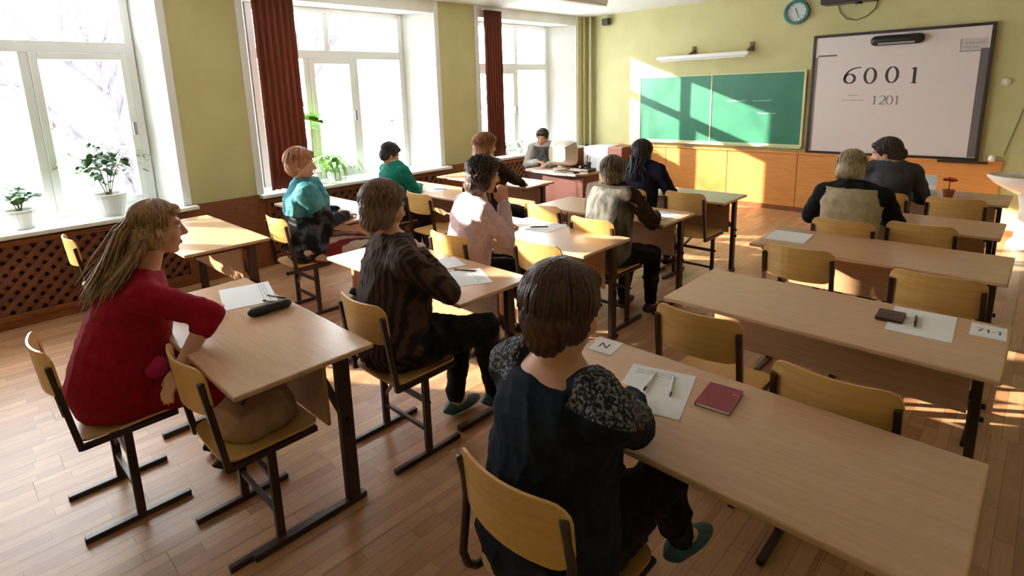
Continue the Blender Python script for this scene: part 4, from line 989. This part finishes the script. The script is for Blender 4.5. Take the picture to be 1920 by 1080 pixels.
# maroon booklet
e = empty('booklet', (-.70, 1.735, DZ), math.radians(6)); tag(e, 'closed maroon booklet on the nearest right desk', 'booklet'); box('cover', -.055, .055, -.08, .08, .0105, .012, MAROON, e, .0005); box('cover', -.055, .055, -.08, .08, 0, .0015, MAROON, e); box('pages', -.052, .053, -.077, .077, .0016, .0104, PAPER, e); box('spine', -.0565, -.055, -.08, .08, 0, .012, MAROON, e); box('clasp', .030, .050, .035, .041, .012, .0128, mat('gold_foil', rgb(200, 160, 130), .4), e)
e = empty('wallet', (-.425, 2.875, DZ+.0013), math.radians(2)); tag(e, 'dark brown wallet lying on a white sheet', 'wallet'); box('cover', -.05, .05, -.06, .06, .009, .014, DBROWN, e, .002); box('cover', -.05, .05, -.06, .06, 0, .005, DBROWN, e, .002); box('lining', -.047, .048, -.057, .057, .005, .009, PLUG, e)
# bag on the chair
e = empty('handbag', (-2.27, .79, .4575), math.radians(8)); tag(e, 'slouched taupe handbag on the empty chair seat', 'bag')
m = MB(); m.loft([(Vector((0, 0, .0)), (1, 0, 0), (0, 1, 0), .14, .15), (Vector((0, 0, .05)), (1, 0, 0), (0, 1, 0), .15, .155), (Vector((.01, 0, .11)), (1, 0, 0), (0, 1, 0), .12, .14), (Vector((.02, 0, .15)), (1, 0, 0), (0, 1, 0), .05, .11)], 24, 3); voxel(m, 'pouch', TAUPE, e, .010, 2, Vector((0, 0, 0)), fold=.009, seed=9)
for s in (-1, 1): MB().tube([(s*.04+.02, -.09, .12), (s*.06+.02, -.06, .19), (s*.06+.02, .0, .21), (s*.06+.02, .06, .19), (s*.04+.02, .09, .12)], .007, 8).build('strap', DBROWN, e, smooth=True)
e = empty('pink_bundle', (-2.71, .52, .66)); tag(e, 'bright magenta bundle in the lap of the woman in red', 'bundle'); m = MB(); m.ellipsoid((Matrix.Identity(3), Vector((0, 0, 0))), (0, 0, 0), (.07, .075, .055)); m.ellipsoid((Matrix.Identity(3), Vector((.03, .03, .01))), (0, 0, 0), (.05, .05, .045)); voxel(m, 'cloth', MAG, e, .008, 2, Vector((0, 0, 0)), fold=.006, seed=4)

# ---------------------------------------------------------------- plants
def leafmesh(w, L, m):
    pts = [(0, 0), (.5, .25), (.42, .6), (0, 1), (-.42, .6), (-.5, .25)]; v = [(p[0]*w, p[1]*L, .0-.25*L*p[1]*p[1]-(.12*w if p[0] else 0)) for p in pts]; v += [(0, L*.5, -.06*L)]
    f = [(0, 1, 6), (1, 2, 6), (2, 3, 6), (3, 4, 6), (4, 5, 6), (5, 0, 6)]; q = MB(); q.add(v, f); me = q.mesh('leaf', m, True); return me
LM = {k: leafmesh(*a) for k, a in dict(fic=(.05, .095, LEAF), ger=(.085, .09, LEAF), arc=(.032, .32, LEAFB), big=(.15, .22, LEAFB), thin=(.042, .12, LEAF)).items()}
def arcmesh(w, L, m):
    v = []; f = []; y = z = 0; n = 7
    for i in range(n+1):
        t = i/n; ww = w*.5*math.sin(math.pi*min(.97, .12+.88*t)); v += [(-ww, y, z), (0, y, z-.15*ww), (ww, y, z)]
        a = math.radians(70-150*t); y += L/n*math.cos(a); z += L/n*math.sin(a)
    for i in range(n): f += [(3*i, 3*i+1, 3*i+4, 3*i+3), (3*i+1, 3*i+2, 3*i+5, 3*i+4)]
    return MB().add(v, f).mesh('leaf', m, True)
LM['arc'] = arcmesh(.030, .42, LEAFB)
def leaf(par, kind, loc, az, el, s):
    o = bpy.data.objects.new('leaf', LM[kind]); COL.objects.link(o); o.parent = par; o.location = loc; o.rotation_euler = (el, 0, az); o.scale = (s, s, s)
def plant(y, x, label, r, h, build):
    e = pot('potted_plant', (x, y, SILL), r, h, POTW, label, 'plant'); MB().lathe([(r*.84, h*.855), (r*.84, h*.87)], (0, 0, 0), 16).build('soil', SOIL, e); build(e, h); return e
def bushy(kind, n, rad, hh, seed, stems=5):
    def f(e, h):
        rn = random.Random(seed)
        tips = []
        for k in range(stems):
            a = k*2.4; tip = (rad*.65*math.cos(a), rad*.65*math.sin(a), h+hh*(.65+.25*rn.random())); tips.append(tip)
            MB().tube([(0.01*math.cos(a), .01*math.sin(a), h*.85), (tip[0]*.4, tip[1]*.4, h+hh*.4), tip], [.006, .005, .002], 6).build('stem', STEM, e)
        for k in range(n):
            t = rn.choice(tips); q = (t[0]*rn.uniform(.4, 1)+rn.gauss(0, rad*.33), t[1]*rn.uniform(.4, 1)+rn.gauss(0, rad*.33), t[2]+rn.gauss(0, hh*.17)); leaf(e, kind, q, rn.uniform(0, 6.28), rn.uniform(-.5, .5), rn.uniform(.7, 1.3))
    return f
def arching(n, seed):
    def f(e, h):
        rn = random.Random(seed)
        for k in range(n): leaf(e, 'arc', (0, 0, h*.9), rn.uniform(0, 6.28), rn.uniform(-.35, .3), rn.uniform(.8, 1.5))
    return f
def tall(kind, hh, n, seed, spread):
    def f(e, h):
        rn = random.Random(seed); MB().tube([(0, 0, h*.85), (.01, .01, h+hh*.5), (0, .02, h+hh)], [.007, .005, .003], 6).build('stem', STEM, e)
        for k in range(n): z = h+hh*(1-.30*k/n); leaf(e, kind, (rn.gauss(0, .01), .02+rn.gauss(0, .01), z), k*2.4+rn.random(), rn.uniform(-.2, .7), rn.uniform(.7, 1.1)*spread)
    return f
plant(.46, -6.08, 'small leafy plant in a white pot at the far left of the nearest sill', .12, .16, bushy('ger', 34, .15, .20, 1))
plant(1.10, -6.08, 'bushy green plant in a white pot on the nearest windowsill', .14, .20, bushy('fic', 260, .28, .42, 2, 9))
plant(3.40, -6.12, 'arching bright green plant on the middle windowsill', .10, .12, arching(90, 3))
plant(3.14, -6.12, 'tall plant with broad bright leaves beside the brown curtain', .09, .14, tall('big', .68, 9, 4, 1.25))
plant(4.30, -6.12, 'tall thin plant with a small leafy crown, right end of the middle sill', .08, .14, tall('thin', .66, 16, 5, 1.0))
plant(7.28, -6.12, 'tall thin plant on the sill of the window nearest the blackboard', .08, .14, tall('thin', .42, 10, 6, .9))
plant(6.35, -6.10, 'small dark-leaved plant on the far sill, left of two', .06, .09, bushy('thin', 14, .08, .12, 7, 3))
plant(6.70, -6.10, 'small dark-leaved plant on the far sill, right of two', .06, .09, bushy('thin', 14, .08, .12, 8, 3))
# red flower and white box on the front right desk
e = pot('red_flower', (-.60, 6.14, .7505), .045, .07, mat('terracotta', rgb(170, 92, 60), .7), 'small red flower in a pot on the desk nearest the whiteboard', 'flower'); MB().tube([(0, 0, .06), (0, 0, .15)], .004, 6).build('stem', STEM, e)
m = MB()
for k in range(7): m.ellipsoid((Matrix.Rotation(k*.9, 3, 'Z'), Vector((0, 0, .155))), (.028, 0, .004*(k % 3)), (.026, .018, .014), 8, 6)
m.build('bloom', REDF, e, smooth=True)
e = empty('white_box', (-.80, 6.25, .7505), math.radians(6)); tag(e, 'open white box left of the red flower', 'box'); box('base', -.10, .10, -.14, .14, 0, .06, PAPER, e, .003); box('lid', -.10, .10, .141, .150, .0, .15, PAPER, e, .002)
